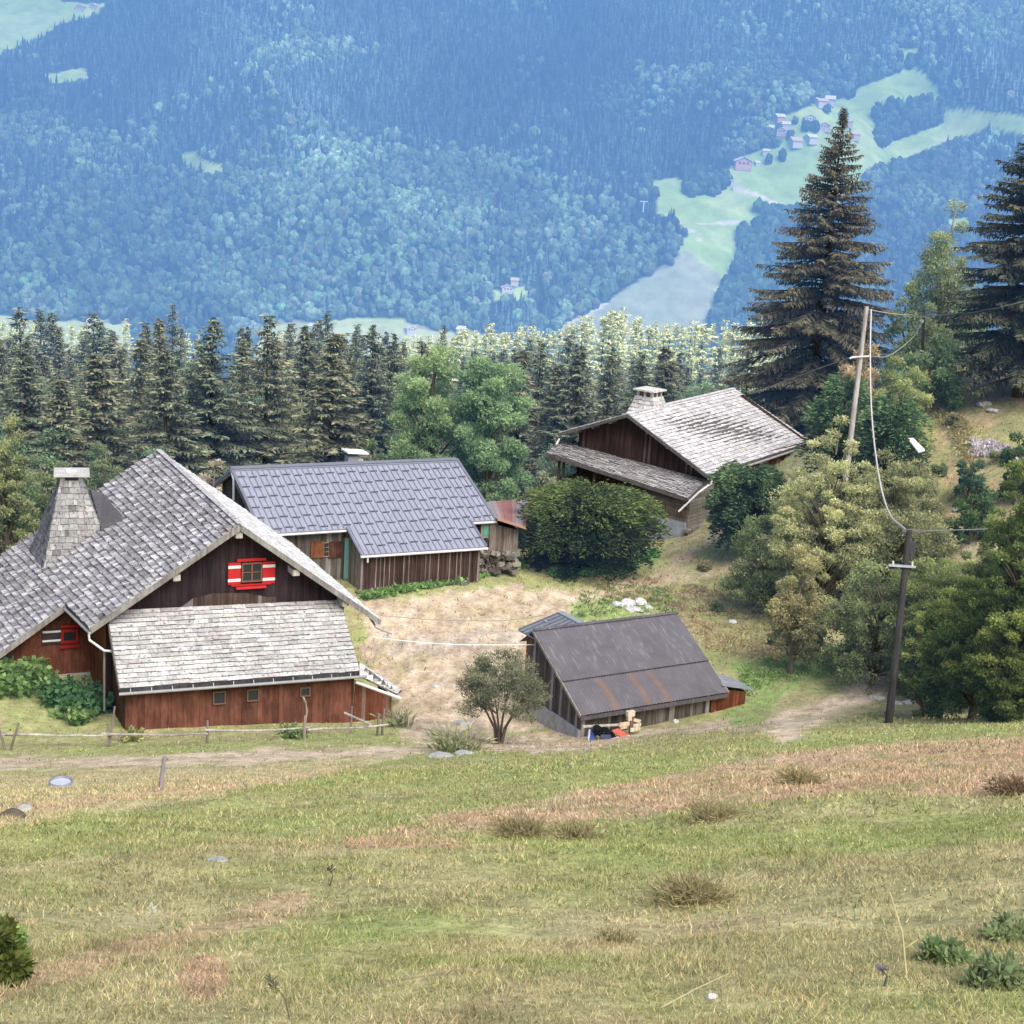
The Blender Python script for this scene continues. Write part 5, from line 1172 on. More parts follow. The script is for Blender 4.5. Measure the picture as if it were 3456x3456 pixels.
# trees at the right edge
RE = [(3320, 1830, 2420, 62, 430, (.03, .06, .018), (.24, .29, .075), 'green leafy tree with drooping branches just right of the dark pole'),
      (3200, 1985, 2415, 65, 250, (.035, .065, .02), (.26, .30, .085), 'lower green branches of leafy growth right beside the dark pole'),
      (3140, 2060, 2330, 71, 260, (.03, .055, .02), (.24, .28, .09), 'green bush behind the dark pole at the edge of the track'),
      (3190, 1850, 2120, 79, 420, (.04, .065, .025), (.27, .32, .11), 'spreading olive-green bush below the upper track'),
      (3400, 1700, 2150, 72, 330, (.035, .06, .022), (.25, .29, .10), 'tall green bush near the right edge below the hillside'),
      (3270, 1930, 2300, 76, 400, (.03, .055, .02), (.22, .26, .09), 'broad leafy bush under the hillside track right of the dark pole'),
      (3470, 1480, 2420, 59, 340, (.025, .05, .018), (.20, .25, .07), 'tall leafy tree cut by the right edge beside the track'),
      (3420, 2060, 2430, 56, 330, (.025, .048, .018), (.22, .26, .07), 'lowest dense leafy bush at the right edge above the meadow')]
for i, (u, vt, vb, y, Wp, cd, cl, lb) in enumerate(RE):
    tree_at('broadleaf_tree', u, vt, vb, y, Wp, lambda H, W: blob_tree(H, W, 170, 48000, .125, V(*cd)*1.7, V(*cl)*1.2, 100+i, shape='round' if i else 'tall', clump_r=(.11, .22), low=.0, flat=.7), lb, 'tree')
tree_at('shrub', 3290, 1640, 1760, 92, 190, lambda H, W: blob_tree(H, W, 30, 5000, .2, (.03, .07, .03), (.15, .24, .08), 105, shape='dome'), 'green bush on the hillside beside the upper track', 'shrub')
tree_at('shrub', 3285, 1500, 1580, 98, 110, lambda H, W: blob_tree(H, W, 20, 3000, .2, (.05, .1, .05), (.2, .3, .16), 106, shape='dome'), 'blue-green small bush beside whitish flowers on the hillside', 'shrub')
tree_at('shrub', 3440, 1440, 1740, 95, 150, lambda H, W: blob_tree(H, W, 30, 5000, .2, (.03, .07, .03), (.13, .2, .08), 107, shape='dome'), 'dark green bush at the right edge of the hillside', 'shrub')
# little gnarled tree by the dark shed
def gnarled(H, W):
    global rng
    cr, tr = blob_tree(H, W, 110, 24000, .095, (.085, .10, .055), (.27, .29, .155), 110, shape='dome', low=.42, clump_r=(.13, .22), flat=.75, trunk=False)
    rng = np.random.default_rng(5); tr = MB()
    for i in range(6):
        az = i*1.05+.3; r_ = W*.32; o = V(math.cos(az), math.sin(az), 0)*r_
        tr.tube([V(0, 0, -.2)+o*.06, o*.18+K*H*.18, o*.5+K*H*.38, o*.9+K*H*.58], [.085, .065, .045, .02], (.13, .105, .095), 6)
        for j in range(3):
            o2 = o+V(rng.normal(0, .3), rng.normal(0, .3), 0)*r_; tr.tube([o*.5+K*H*.38, o2*.9+K*H*.55, o2*1.2+K*H*.72], [.035, .022, .01], (.14, .115, .1), 5)
    return cr, tr
tree_at('gnarled_tree', 1695, 2195, 2486, 69, 370, gnarled, 'small gnarled grey-green tree with forked trunk beside the dark roofed shed', 'tree')
# foundation plants, ferns, weeds ------------------------------------------------
def tuft(n, L, Wd, spread, c0, c1, seed, up=1.3, leafy=False):
    global rng
    rng = np.random.default_rng(seed); mb = MB(); C = rng.normal(0, spread*.35, (n, 3)); C[:, 2] = 0
    d = nrmz(np.stack([rng.normal(0, .6, n), rng.normal(0, .6, n), np.full(n, up)], 1)+C*V(1, 1, 0)/spread)
    if leafy:
        k = 6
        for j in range(k):
            f = (j+.6)/k; q = C+d*L*f+V(0, 0, -1)*L*.25*f*f; dd = nrmz(_perp(d)+d*.4); leaf_quads(mb, q, dd, L*.28*(1.1-f*.6)*rng.uniform(.7, 1.2, n), Wd, jitcol(c0, n, .2, rng.random(n)*.9*f+.1, c1)); leaf_quads(mb, q, nrmz(-dd+d*.8), L*.28*(1.1-f*.6), Wd, jitcol(c0, n, .2, rng.random(n)*f, c1))
    else:
        k = 3; p = C
        for j in range(k):
            q = p+d*(L/k)*rng.uniform(.8, 1.2, (n, 1)); S = _perp(d)*Wd*(1-j/k)*.5; S2 = _perp(d)*Wd*(1-(j+1)/k)*.5
            leaf_quads(mb, p, d, L/k*1.25, Wd*(1-.25*j), jitcol(c0, n, .2, np.full(n, (j+.5)/k)*rng.uniform(.4, 1.3, n), c1)); p = q; d = nrmz(d+V(0, 0, -.35)+rng.normal(0, .12, (n, 3)))
    return mb
def plant(name, u, v, label, cat, lift=0., group=None, **k):
    g_ = G(u, v); mb = tuft(**k); e = mb.build(name, M['leaf'], None, org=(0, 0, 0)); e.location = tuple(g_); e['org'] = [0, 0, 0]; tag(e, label, cat, group); return e
FERN = dict(c0=(.05, .12, .03), c1=(.26, .42, .12))
for u, v, L, s, n, lb, sd in [(30, 2330, 2.0, 1.5, 60, 'broad fresh green fern clump at the far left under the farmhouse wall', 1), (100, 2300, 1.4, 1.0, 40, 'fresh green fern clump left of the white plinth', 2), (225, 2370, 1.5, 1.3, 50, 'dark green fern clump below the small wing window', 3),
                              (300, 2400, 1.6, 1.0, 45, 'dark green fern clump beside the downpipe', 4), (262, 2440, 1.0, .6, 24, 'lowest light green fern on the bank left of the downpipe', 5)]:
    plant('fern', u, v, lb, 'fern', n=n, L=L, Wd=.26, spread=s, seed=200+sd, leafy=True, c0=(.04, .1, .03) if 'dark' in lb else (.07, .15, .04), c1=(.12, .24, .09) if 'dark' in lb else (.30, .42, .14))
plant('yucca', 1535, 2535, 'spiky pale green yucca-like plant beside the flat stones near the track', 'plant', n=120, L=1.1, Wd=.11, spread=1.1, c0=(.12, .16, .06), c1=(.42, .44, .22), seed=210, up=1.6)
plant('yucca', 1352, 2455, 'smaller spiky plant at the end of the pole fence', 'plant', n=70, L=1.0, Wd=.1, spread=.8, c0=(.12, .15, .07), c1=(.38, .38, .2), seed=211, up=1.8)
plant('weed', 440, 2500, 'yellowish weed at the left corner of the red-brown wall', 'plant', n=18, L=.8, Wd=.16, spread=.4, c0=(.15, .2, .06), c1=(.5, .48, .2), seed=212, leafy=True)
plant('weed', 985, 2490, 'low green weed under the middle fence rail', 'plant', n=26, L=.7, Wd=.14, spread=.8, c0=(.07, .14, .04), c1=(.3, .38, .14), seed=213, leafy=True)
def weedstrip(nm, pts, n, label, c0, c1, L, wd, sd, spread=16):
    global rng
    rng = np.random.default_rng(sd); rr = random.Random(sd); mb = MB()
    for i in range(n):
        f = rr.random()*(len(pts)-1); j = int(f); u = pts[j][0]+(pts[j+1][0]-pts[j][0])*(f-j); v = pts[j][1]+(pts[j+1][1]-pts[j][1])*(f-j)+rr.uniform(-1, 1)*spread
        g_ = G(u, v); k = 14; C = g_[None]+rng.normal(0, .18, (k, 3))*V(1, 1, .2); d = nrmz(np.stack([rng.normal(0, .8, k), rng.normal(0, .8, k), np.full(k, .7)], 1))
        leaf_quads(mb, C+K*L*.3, d, L*rng.uniform(.5, 1.2, k), L*.6, jitcol(c0, k, .2, rng.random(k), c1))
    o = mb.build(nm, M['leaf']); tag(o, label, None, None, 'stuff')
weedstrip('weeds', dp((690, 1128), (800, 1105), (880, 1092), (940, 1075), (985, 1068)), 260, 'strip of bright green weeds along the foot of the barn', (.07, .15, .04), (.28, .45, .13), .32, .2, 301, 10)
weedstrip('weeds', dp((1040, 1083), (1120, 1082), (1180, 1070), (1240, 1045)), 240, 'strip of bright green weeds in front of the large dark bush', (.06, .15, .05), (.22, .44, .15), .34, .2, 302, 10)
weedstrip('weeds', dp((1090, 1140), (1180, 1128), (1270, 1140)), 110, 'green weeds round the white rocks', (.10, .15, .06), (.26, .38, .14), .18, .2, 303, 46)
weedstrip('weeds', dp((1400, 1290), (1480, 1260), (1580, 1250), (1650, 1215)), 200, 'fresh green grass and weeds beside the track', (.13, .2, .06), (.30, .42, .14), .16, .2, 304, 46)
weedstrip('long_grass', dp((1290, 1180), (1380, 1210), (1480, 1215), (1510, 1190)), 150, 'long straw-coloured grass below the bushes', (.30, .26, .13), (.50, .43, .24), .2, .1, 305, 50)
weedstrip('long_grass', dp((1110, 1105), (1250, 1120), (1350, 1140), (1440, 1150)), 120, 'rough brownish grass above the white rocks', (.24, .20, .12), (.42, .36, .2), .2, .1, 306, 44)
weedstrip('weeds', dp((1740, 720), (1800, 790), (1830, 860)), 220, 'rough yellow-green growth on the hillside', (.22, .22, .1), (.42, .38, .17), .25, .2, 307, 60)
weedstrip('flowers', dp((1835, 845), (1880, 850), (1925, 870)), 120, 'whitish flowering growth on the hillside', (.3, .3, .24), (.62, .6, .58), .25, .2, 308, 26)
SG = 'low bushes scattered over the right bank'
for i, (u, v, w_, h_, where) in enumerate([(3130, 1350, 70, 40, 'highest, under the hillside crest'), (3220, 1440, 80, 45, 'right of the white board'), (3170, 1600, 70, 40, 'left of the hillside path'), (3380, 1560, 90, 55, 'under the whitish flowers'), (3150, 1740, 90, 50, 'beside the upper track bend'), (3090, 1660, 90, 60, 'against the olive tree'),
        (2480, 1980, 60, 30, 'on the slope above the dark shed'), (2560, 2060, 70, 34, 'left of the feathery tree foot'), (2420, 2060, 50, 24, 'just above the single white rock'), (2620, 2180, 80, 40, 'at the edge of the fresh green strip'), (2380, 1925, 50, 26, 'beside the path to the chalet'), (2900, 2110, 60, 40, 'near the pole foot track')]):
    tree_at('scrub_bush', u, v-h_, v, None, w_, (lambda k: lambda H, W: blob_tree(H, W, 14, 1800, .14, (.09, .12, .05), [(.33, .38, .16), (.42, .40, .2), (.24, .33, .14)][k % 3], 700+k, shape='dome'))(i), 'low bush %s' % where, 'bush', group=SG)
# near bushes and clumps in the meadow
def near(name, u, v, label, cat, Wp, Hm, cd, cl, sd, n=7000, ls=.05, k=30):
    g_ = G(u, v); e = tree_thing(name, g_-K*.05, blob_tree(Hm, Wp*g_[1]/F, k, n, ls, cd, cl, sd, shape='dome', clump_r=(.2, .36), trunk=False), label, cat, None, 'leaf', trunk=None); return e
near('shrub', 5, 3320, 'dark leafy bush at the bottom left corner of the meadow', 'shrub', 210, .42, (.02, .045, .012), (.20, .24, .06), 401, 8000, .05)
near('shrub', 25, 3215, 'light green sprig standing above the dark corner bush', 'shrub', 120, .25, (.1, .2, .05), (.34, .5, .14), 402, 1800, .05, 12)
near('weed', 3200, 3240, 'bright green leafy weed clump right of the dry seed stalk', 'plant', 200, .13, (.14, .18, .07), (.27, .38, .16), 403, 1100, .05, 26)
near('weed', 3430, 3170, 'fresh green weed clump at the right edge of the meadow', 'plant', 260, .13, (.14, .18, .07), (.27, .36, .16), 404, 1100, .05, 26)
near('weed', 3370, 3330, 'broad-leaved green weed patch near the bottom right corner', 'plant', 260, .16, (.13, .16, .07), (.24, .32, .15), 405, 1300, .055, 26)
def hump(u, v, label, sz, sd, c0=(.16, .15, .07), c1=(.42, .38, .19), H=.3, n=420):
    g_ = G(u, v); 
    return plant('grass_tussock', u, v, label, 'tussock', n=n, L=H*.7, Wd=.008+.0006*g_[1], spread=sz*.7, c0=c0, c1=c1, seed=sd, up=1.1)
hump(1760, 2820, 'dark grass tussock just below the left part of the dry red band', .55, 501, H=.34); hump(1950, 2840, 'smaller grass tussock right of the dark tussock below the band', .4, 502)
hump(2340, 3040, 'largest grass tussock with bare dark soil at its foot in the lower meadow', .42, 503, H=.26, n=520); hump(2410, 2770, 'dark grass tussock on the lower edge of the dry red band', .5, 504)
hump(3430, 2680, 'dark tussock at the right edge in the dry red band', .5, 505, (.06, .05, .03), (.3, .22, .12)); hump(3660-300, 2440, 'rounded grass mound in front of the edge bushes', 1.2, 506, (.16, .2, .07), (.38, .4, .17), .35, 900)
hump(2700, 2645, 'grass tussock near the middle of the dry red band', .5, 507); hump(2080, 3180, 'dark little tussock in the lower middle of the meadow', .22, 508, H=.12, n=200)
def stalk(u0, v0, u1, v1, label, c=(.55, .5, .3), w=.006, head=None):
    g_ = G(u0, v0); t_ = aty(u1, v1, g_[1]); mb = MB(); m_ = (g_+t_)/2+V(.02, 0, .01); mb.tube([g_-K*.02, m_, t_], [w, w*.8, w*.5], c, 5)
    if head:
        for i in range(26):
            p = g_+(t_-g_)*(1-.3*rnd.random()); d = V(rnd.gauss(0, 1), rnd.gauss(0, 1), .6); mb.add([p, p+unit(d)*.03+V(.006, 0, 0), p+unit(d)*.045, p+unit(d)*.03-V(.006, 0, 0)], [(0, 1, 2, 3)], head)
    return top(mb, 'seed_stalk', M['grass'], g_, label, 'stalk')
stalk(3062, 3300, 3003, 3010, 'tall dry pale seed stalk at the lower right')
stalk(2985, 3330, 2975, 3270, 'dark purple-grey thistle head beside the dry stalk', (.12, .12, .1), .008, (.16, .15, .18)); stalk(1112, 2990, 1116, 2930, 'small dark seed head alone in the middle of the left meadow', (.1, .1, .07), .006, (.07, .07, .05))
stalk(507, 3145, 512, 3062, 'pale grey-green thistle stalk in the left meadow', (.35, .38, .25), .009, (.45, .47, .35)); stalk(980, 3440, 912, 3310, 'dark bent seed stalk at the bottom edge left of the middle', (.12, .12, .08), .004, (.10, .11, .07))
stalk(3040, 3200, 3100, 3170, 'dry twig lying near the seed stalk'); stalk(2210, 3400, 2460, 3285, 'long thin dry stem lying at the bottom edge', w=.004)
stalk(2860, 2800, 2850, 2745, 'short pale grass stem below the dry band')
# rocks
def rock(u, v, wpx, hpx, label, c, sd, name='rock', group=None):
    g_ = G(u, v); r_ = random.Random(sd); s = g_[1]/F; W = wpx*s; H = hpx*s; bm = MB(); n, m = 14, 9; seed = sd
    P = np.zeros((m, n+1, 3))
    for i in range(m):
        th_ = math.pi*i/(m-1)
        for j in range(n+1):
            ph = 2*math.pi*(j % n)/n; x, y, z = math.sin(th_)*math.cos(ph), math.sin(th_)*math.sin(ph), math.cos(th_)
            f = .72+.5*float(vnoise(np.array([x*1.8+5+z]), np.array([y*1.8+9-z*1.3]), seed)[0]); P[i, j] = g_+V(x*W/2*f*1.15, y*W/2*f*.9, z*H*.55*f+H*.1)
    bm.grid(P, c); return top(bm, name, M['stone'], g_, label, 'rock', group)
WR = (.55, .54, .55)
for i, (u, v, w_, h_, lb) in enumerate([(2085, 2045, 40, 26, 'left white rock in the weeds behind the dark shed'), (2118, 2040, 52, 30, 'middle white rock in the weeds behind the dark shed'), (2160, 2038, 50, 34, 'pointed white rock, right end of the white rocks in the weeds'), (2188, 2052, 34, 16, 'low white rock at the right foot of the white rocks'), (2140, 2058, 60, 14, 'flat white rock below the other white rocks'),
        (2470, 2102, 34, 22, 'single white rock on the slope right of the dark shed roof'), (3320, 1368, 46, 26, 'white rock high on the right hillside'), (3352, 1386, 44, 14, 'flat white stone just right of the high white rock'), (3232, 1722, 30, 22, 'pale rock beside the upper track'),
        (2962, 2356, 56, 14, 'flat white stone left of the dark pole foot'), (3030, 2376, 48, 16, 'grey-white stone right of the dark pole foot'), (3072, 2374, 54, 20, 'white stone farthest right of the dark pole foot'), (2282, 2438, 20, 20, 'small white stone at the foot of the dark shed'),
        (2402, 3368, 40, 30, 'small white stone in the bottom meadow'), (738, 2905, 70, 16, 'flat grey stone in the left meadow'), (85, 2735, 60, 34, 'grey stone by the dug earth at the left edge'), (40, 2760, 90, 50, 'lump of dark earth and stone at the left edge'),
        (1490, 2555, 90, 16, 'long flat grey slab under the spiky plant'), (1570, 2545, 70, 12, 'thin flat grey slab right of the spiky plant'), (1560, 2440, 50, 10, 'flat stone at the foot of the gnarled tree'), (1470, 2318, 24, 12, 'small white stone in the yard')]):
    cc = WR if 'white' in lb else ((.12, .1, .08) if 'earth and' in lb else (.38, .38, .38)); rock(u, v, w_, h_, lb, cc, 600+i)
# grass blades of the meadow
rng = np.random.default_rng(99)
def grass(y0, y1, n, hl, wd, thin=1.):
    y = y0+(y1-y0)*rng.random(n)**(.75 if y0 < 10 else 1); x = (rng.random(n)*2-1)*(y*.40+1.5); z = hgt(x, y)
    keep = fbm(x*1.1, y*1.1, 83, 3) > rng.random(n)*.8-.32; x, y, z = x[keep], y[keep], z[keep]
    base = ground_col(x, y, z); keep = ~((y > 40) & (base[:, 2] > .2+.08*rng.random(len(x)))); x, y, z, base = x[keep], y[keep], z[keep], base[keep]; n = len(x)
    C = np.stack([x, y, z], 1); r_ = rng.random(n)[:, None]
    c = base*(.45+.95*rng.random((n, 1)))*(1+rng.uniform(-.1, .1, (n, 3))); c = np.where(r_ > .86, c*.55+V(.58, .50, .27)*.6, c); c = np.where(r_ < .14, c*V(.45, .62, .4), c)
    clump = fbm(x*2.6, y*2.6, 87, 3); L = hl*rng.uniform(.45, 1.35, n)*(.45+1.25*clump)
    d = nrmz(np.stack([rng.normal(0, .6, n), rng.normal(0, .6, n), np.full(n, .8)], 1)); mb.v and None
    leaf_quads(gm, C-K*.01, d, L, wd*(.6+.8*rng.random(n)), c*.92, None, .35)
gm = MB()
grass(4.6, 9.5, 190000, .042, .0045); grass(9.5, 16, 130000, .052, .0072); grass(16, 30, 120000, .07, .012); grass(30, 58, 90000, .09, .022); grass(58, 82, 26000, .12, .04); grass(82, 128, 42000, .20, .06)
tag(gm.build('meadow_grass', M['grass']), 'short summer grass of the sloping meadow', None, None, 'stuff')
# ================================================================== the opposite mountainside
def mh(x, y):
    vb = -.1385*y + .061*x      # valley line seen at the foot
    foot = 1780+.10*x
    s = np.maximum(0, y-foot)
    z = -.1385*foot+.061*x-.02*(foot-y)*(y < foot)*0
    valley = z-10-sm(foot-y, 0, 900)*0+np.where(y < foot, (foot-y)*.085, 0)*.0
    r1 = fbm(x/420+y/900+3, y/700-x/1400, 131, 4)-.5; r2 = fbm(x/130+y/300, y/260, 137, 3)-.5
    rid = np.abs(np.sin((x*.9+y*.55)/330+3.2*r1))
    h = s*.50+sm(s, 0, 260)*(r1*190+r2*42+(1-rid)*62-25)
    return valley+h+8
M_ = {}
Mead = [dp((-60,-60),(60,-60),(120,8),(205,8),(185,32),(110,48),(62,72),(20,98),(-60,110)), dp((85,140),(160,128),(172,148),(100,156)), dp((340,283),(370,290),(430,322),(400,332),(352,312)),
 dp((1225,345),(1275,335),(1290,368),(1345,372),(1385,345),(1352,332),(1395,300),(1480,270),(1440,235),(1500,215),(1550,190),(1600,182),(1620,165),(1690,138),(1735,135),(1775,160),(1778,190),(1740,195),(1665,195),(1652,215),(1660,262),(1700,262),(1778,232),(1790,200),(1990,225),(1990,255),(1860,245),(1760,278),(1640,318),(1560,400),(1520,420),(1400,450),(1385,505),(1350,560),(1325,615),(1325,660),(1040,660),(1060,612),(1130,580),(1205,535),(1270,495),(1292,440),(1268,410),(1232,400)),
 dp((1690,95),(1730,92),(1750,130),(1700,135)), dp((500,612),(640,604),(700,598),(760,604),(790,622),(900,628),(960,640),(960,680),(480,680)), dp((-60,595),(250,612),(255,680),(-60,680)), dp((1780,420),(1832,412),(1832,425),(1785,440)), dp((925,545),(990,538),(1000,560),(930,562)), dp((1590,105),(1600,100),(1610,110),(1600,114))]
def wob(x, y): return (fbm(x/60, y/60, 141, 3)-.5)*34, (fbm(x/60+50, y/60, 143, 3)-.5)*26
Xm = np.linspace(-1700, 1700, 560); Ym = np.concatenate([np.linspace(640, 1700, 30), np.linspace(1705, 3050, 340)])
XX, YY = np.meshgrid(Xm, Ym)
lowv = lambda x, y: np.interp(y, [600, 900, 1700], [-128, -165, -245])+.061*x*sm(y, 700, 1700)
def mtop(x, y):
    f = 1780+.10*x; t = sm(y, f-90, f); return lowv(x, y)*(1-t)+mh(x, y)*t
ZZ = mtop(XX, YY)
def inmead(x, y, z):
    u, v = px(np.stack([x, y, z], -1)); wu, wv = wob(x, y); r = np.zeros(np.shape(x), bool)
    for p in Mead: r |= inpoly(u+wu, v+wv, p)
    return r, u+wu, v+wv
im, uu, vv = inmead(XX, YY, ZZ)
cm_ = mixc(V(.05, .09, .05)*np.ones(ZZ.shape+(3,)), V(.48, .68, .22), im*1.)
cm_ = mixc(cm_, V(.68, .82, .34), im*sm(fbm(XX/50, YY/50, 151), .45, .62)*.7)
low_ = inpoly(uu, vv, dp((1040,660),(1060,612),(1205,535),(1290,470),(1360,520),(1325,660))); cm_ = mixc(cm_, V(.45, .43, .42), low_*.65)
low_ = inpoly(uu, vv, dp((480,600),(980,612),(980,690),(480,690))) | inpoly(uu, vv, dp((-60,595),(260,606),(255,680),(-60,680))); cm_ = mixc(cm_, V(.75, .72, .42), low_*.5)
low_ = inpoly(uu, vv, dp((-60,40),(60,20),(130,40),(-60,110))); cm_ = mixc(cm_, V(.62, .78, .36), low_*.6)
for pts, wd_ in [(dp((1382,345),(1385,358),(1430,375),(1480,392)), 5), (dp((1270,450),(1300,432),(1320,445),(1312,455)), 3), (dp((1315,420),(1400,420)), 3), (dp((1690,105),(1685,120),(1700,135)), 4), (dp((1060,616),(1140,575)), 4)]:
    cm_ = mixc(cm_, V(.9, .85, .72), (dseg(uu, vv, pts) < wd_+2)*.9)
mb = MB(); mb.grid(np.stack([XX, YY, ZZ], -1), cm_); tag(mb.build('mountainside', M['farhill'], smooth=True), kind='structure')
_ym = np.linspace(1500, 3000, 900)
def GM(u, v):
    d = ray(u, v); p = d[None]*(_ym/d[1])[:, None]; h = mtop(p[:, 0], p[:, 1]); k = int(np.argmax(p[:, 2] < h)); return V(p[k, 0], p[k, 1], h[k])
# woodland: low-poly crowns packed over the slope
def ico():
    t = (1+5**.5)/2; v = nrmz(np.array([(-1,t,0),(1,t,0),(-1,-t,0),(1,-t,0),(0,-1,t),(0,1,t),(0,-1,-t),(0,1,-t),(t,0,-1),(t,0,1),(-t,0,-1),(-t,0,1)], float))
    f = [(0,11,5),(0,5,1),(0,1,7),(0,7,10),(0,10,11),(1,5,9),(5,11,4),(11,10,2),(10,7,6),(7,1,8),(3,9,4),(3,4,2),(3,2,6),(3,6,8),(3,8,9),(4,9,5),(2,4,11),(6,2,10),(8,6,7),(9,8,1)]
    V_ = list(map(tuple, v)); c = {}; F_ = []
    def md(a_, b_):
        k = (min(a_, b_), max(a_, b_))
        if k not in c: q = unit((np.array(V_[a_])+np.array(V_[b_]))/2); c[k] = len(V_); V_.append(tuple(q))
        return c[k]
    for a_, b_, c_ in f: ab, bc, ca = md(a_, b_), md(b_, c_), md(c_, a_); F_ += [(a_, ab, ca), (b_, bc, ab), (c_, ca, bc), (ab, bc, ca)]
    return np.array(V_), np.array(F_)
iv, ifc = ico()
def conif():
    vs = []; fs = []; n = 7
    for (z0, z1, r) in ((.02, .5, 1.), (.3, .75, .72), (.55, 1., .45)):
        b0 = len(vs); vs += [(r*math.cos(2*math.pi*k/n), r*math.sin(2*math.pi*k/n), z0) for k in range(n)]+[(0, 0, z1)]; fs += [(b0+k, b0+(k+1) % n, b0+n) for k in range(n)]
    return np.array(vs), np.array(fs)
cv, cf = conif()
rng = np.random.default_rng(77)
N0 = 68000
x = rng.uniform(-1150, 1250, N0); y = rng.uniform(1740, 2950, N0); z = mtop(x, y); im, u, v = inmead(x, y, z)
ok = ~im & (u > -250) & (u < 3750) & (v > -260) & (v < 1260)
for p_ in Mead: ok &= ~inpoly(u, v-20, p_) & ~inpoly(u, v-9, p_)
x, y, z, u, v = x[ok], y[ok], z[ok], u[ok], v[ok]
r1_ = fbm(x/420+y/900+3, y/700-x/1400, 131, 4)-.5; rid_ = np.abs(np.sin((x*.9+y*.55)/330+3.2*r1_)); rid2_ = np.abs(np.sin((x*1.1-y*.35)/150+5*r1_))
lit_ = 1.5-.70*rid_-.45*rid2_*fbm(x/200, y/200, 191, 2)  # relief light put into crown colours: bright ridges, dark gullies
# a few tree rows inside the open meadow
con = .18*(rid_-.6)+fbm(x/170, y/170, 161, 3)+.35*sm(-v, -900, -100)-.06+.12*rng.normal(size=len(x)) > .60
con |= rng.random(len(x)) < .12
def pack(vs, fs, x, y, z, R, H, colr, jit):
    n = len(x); a_ = rng.uniform(0, 6.28, n); ca, sa = np.cos(a_), np.sin(a_); q = vs[None]*(1+rng.normal(0, jit, (n, len(vs), 1)))
    P = np.empty_like(q*np.ones((n, 1, 1))); P[..., 0] = (q[..., 0]*ca[:, None]-q[..., 1]*sa[:, None])*R[:, None]+x[:, None]; P[..., 1] = (q[..., 0]*sa[:, None]+q[..., 1]*ca[:, None])*R[:, None]+y[:, None]; P[..., 2] = q[..., 2]*H[:, None]+z[:, None]
    F_ = fs[None]+(np.arange(n)*len(vs))[:, None, None]
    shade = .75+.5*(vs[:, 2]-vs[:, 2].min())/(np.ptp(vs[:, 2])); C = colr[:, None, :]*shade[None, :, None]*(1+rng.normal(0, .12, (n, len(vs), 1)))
    return P.reshape(-1, 3), F_.reshape(-1, fs.shape[1]), np.clip(C.reshape(-1, 3), .004, 1)
mb = MB()
def addp(P, F_, C): mb.v.append(P); mb.f.append(F_+mb.n); mb.c.append(C); mb.n += len(P)
b_ = ~con; n = b_.sum(); R = rng.uniform(3.2, 6.6, n)*(.8+.4*rng.random(n)); zone = fbm(x[b_]/90, y[b_]/90, 171, 3)
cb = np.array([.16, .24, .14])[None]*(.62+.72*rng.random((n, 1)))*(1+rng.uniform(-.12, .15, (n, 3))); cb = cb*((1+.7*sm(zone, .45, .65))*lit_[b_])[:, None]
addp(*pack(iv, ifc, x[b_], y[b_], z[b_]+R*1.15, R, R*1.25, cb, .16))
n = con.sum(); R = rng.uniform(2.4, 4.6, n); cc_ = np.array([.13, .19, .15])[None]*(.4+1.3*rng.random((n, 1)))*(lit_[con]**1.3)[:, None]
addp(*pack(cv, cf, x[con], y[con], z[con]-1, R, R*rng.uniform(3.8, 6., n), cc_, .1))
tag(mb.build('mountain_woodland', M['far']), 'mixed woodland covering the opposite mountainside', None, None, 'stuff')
print('far trees', len(x))
# groups of trees standing in the far meadow
CL = [dp((1650,205),(1690,196),(1772,192),(1778,232),(1700,262),(1652,285)), dp((1280,345),(1300,330),(1350,332),(1385,345),(1345,372),(1290,372)), dp((1395,440),(1430,400),(1560,400),(1560,640),(1325,650),(1360,560),(1390,510)), dp((1690,112),(1745,112),(1745,135),(1700,130))]
xs = []; 
for p in CL:
    us = [q[0] for q in p]; vs_ = [q[1] for q in p]; A_ = (max(us)-min(us))*(max(vs_)-min(vs_)); k = int(A_/330)
    for i in range(k):
        u_, v_ = rnd.uniform(min(us), max(us)), rnd.uniform(min(vs_), max(vs_))
        if inpoly(np.array([u_]), np.array([v_]), p)[0]: xs.append(GM(u_, v_))
for (u_, v_) in dp((1600, 188), (1608, 186), (1545, 195), (1470, 250), (1500, 235), (1520, 250), (1440, 262), (1475, 305), (1560, 215), (1590, 225), (1450, 310), (1490, 265), (1537, 250), (1405, 262)): xs.append(GM(u_, v_))
xs = np.array(xs); mb = MB(); n = len(xs); R = rng.uniform(4, 7.5, n); cb = np.array([.09, .16, .075])[None]*(.6+.8*rng.random((n, 1)))*np.ones((n, 3))
addp(*pack(iv, ifc, xs[:, 0], xs[:, 1], xs[:, 2]+R*1.1, R, R*1.3, cb, .16)); tag(mb.build('meadow_copses', M['far']), 'copses standing in the far mountain meadow', None, None, 'stuff')
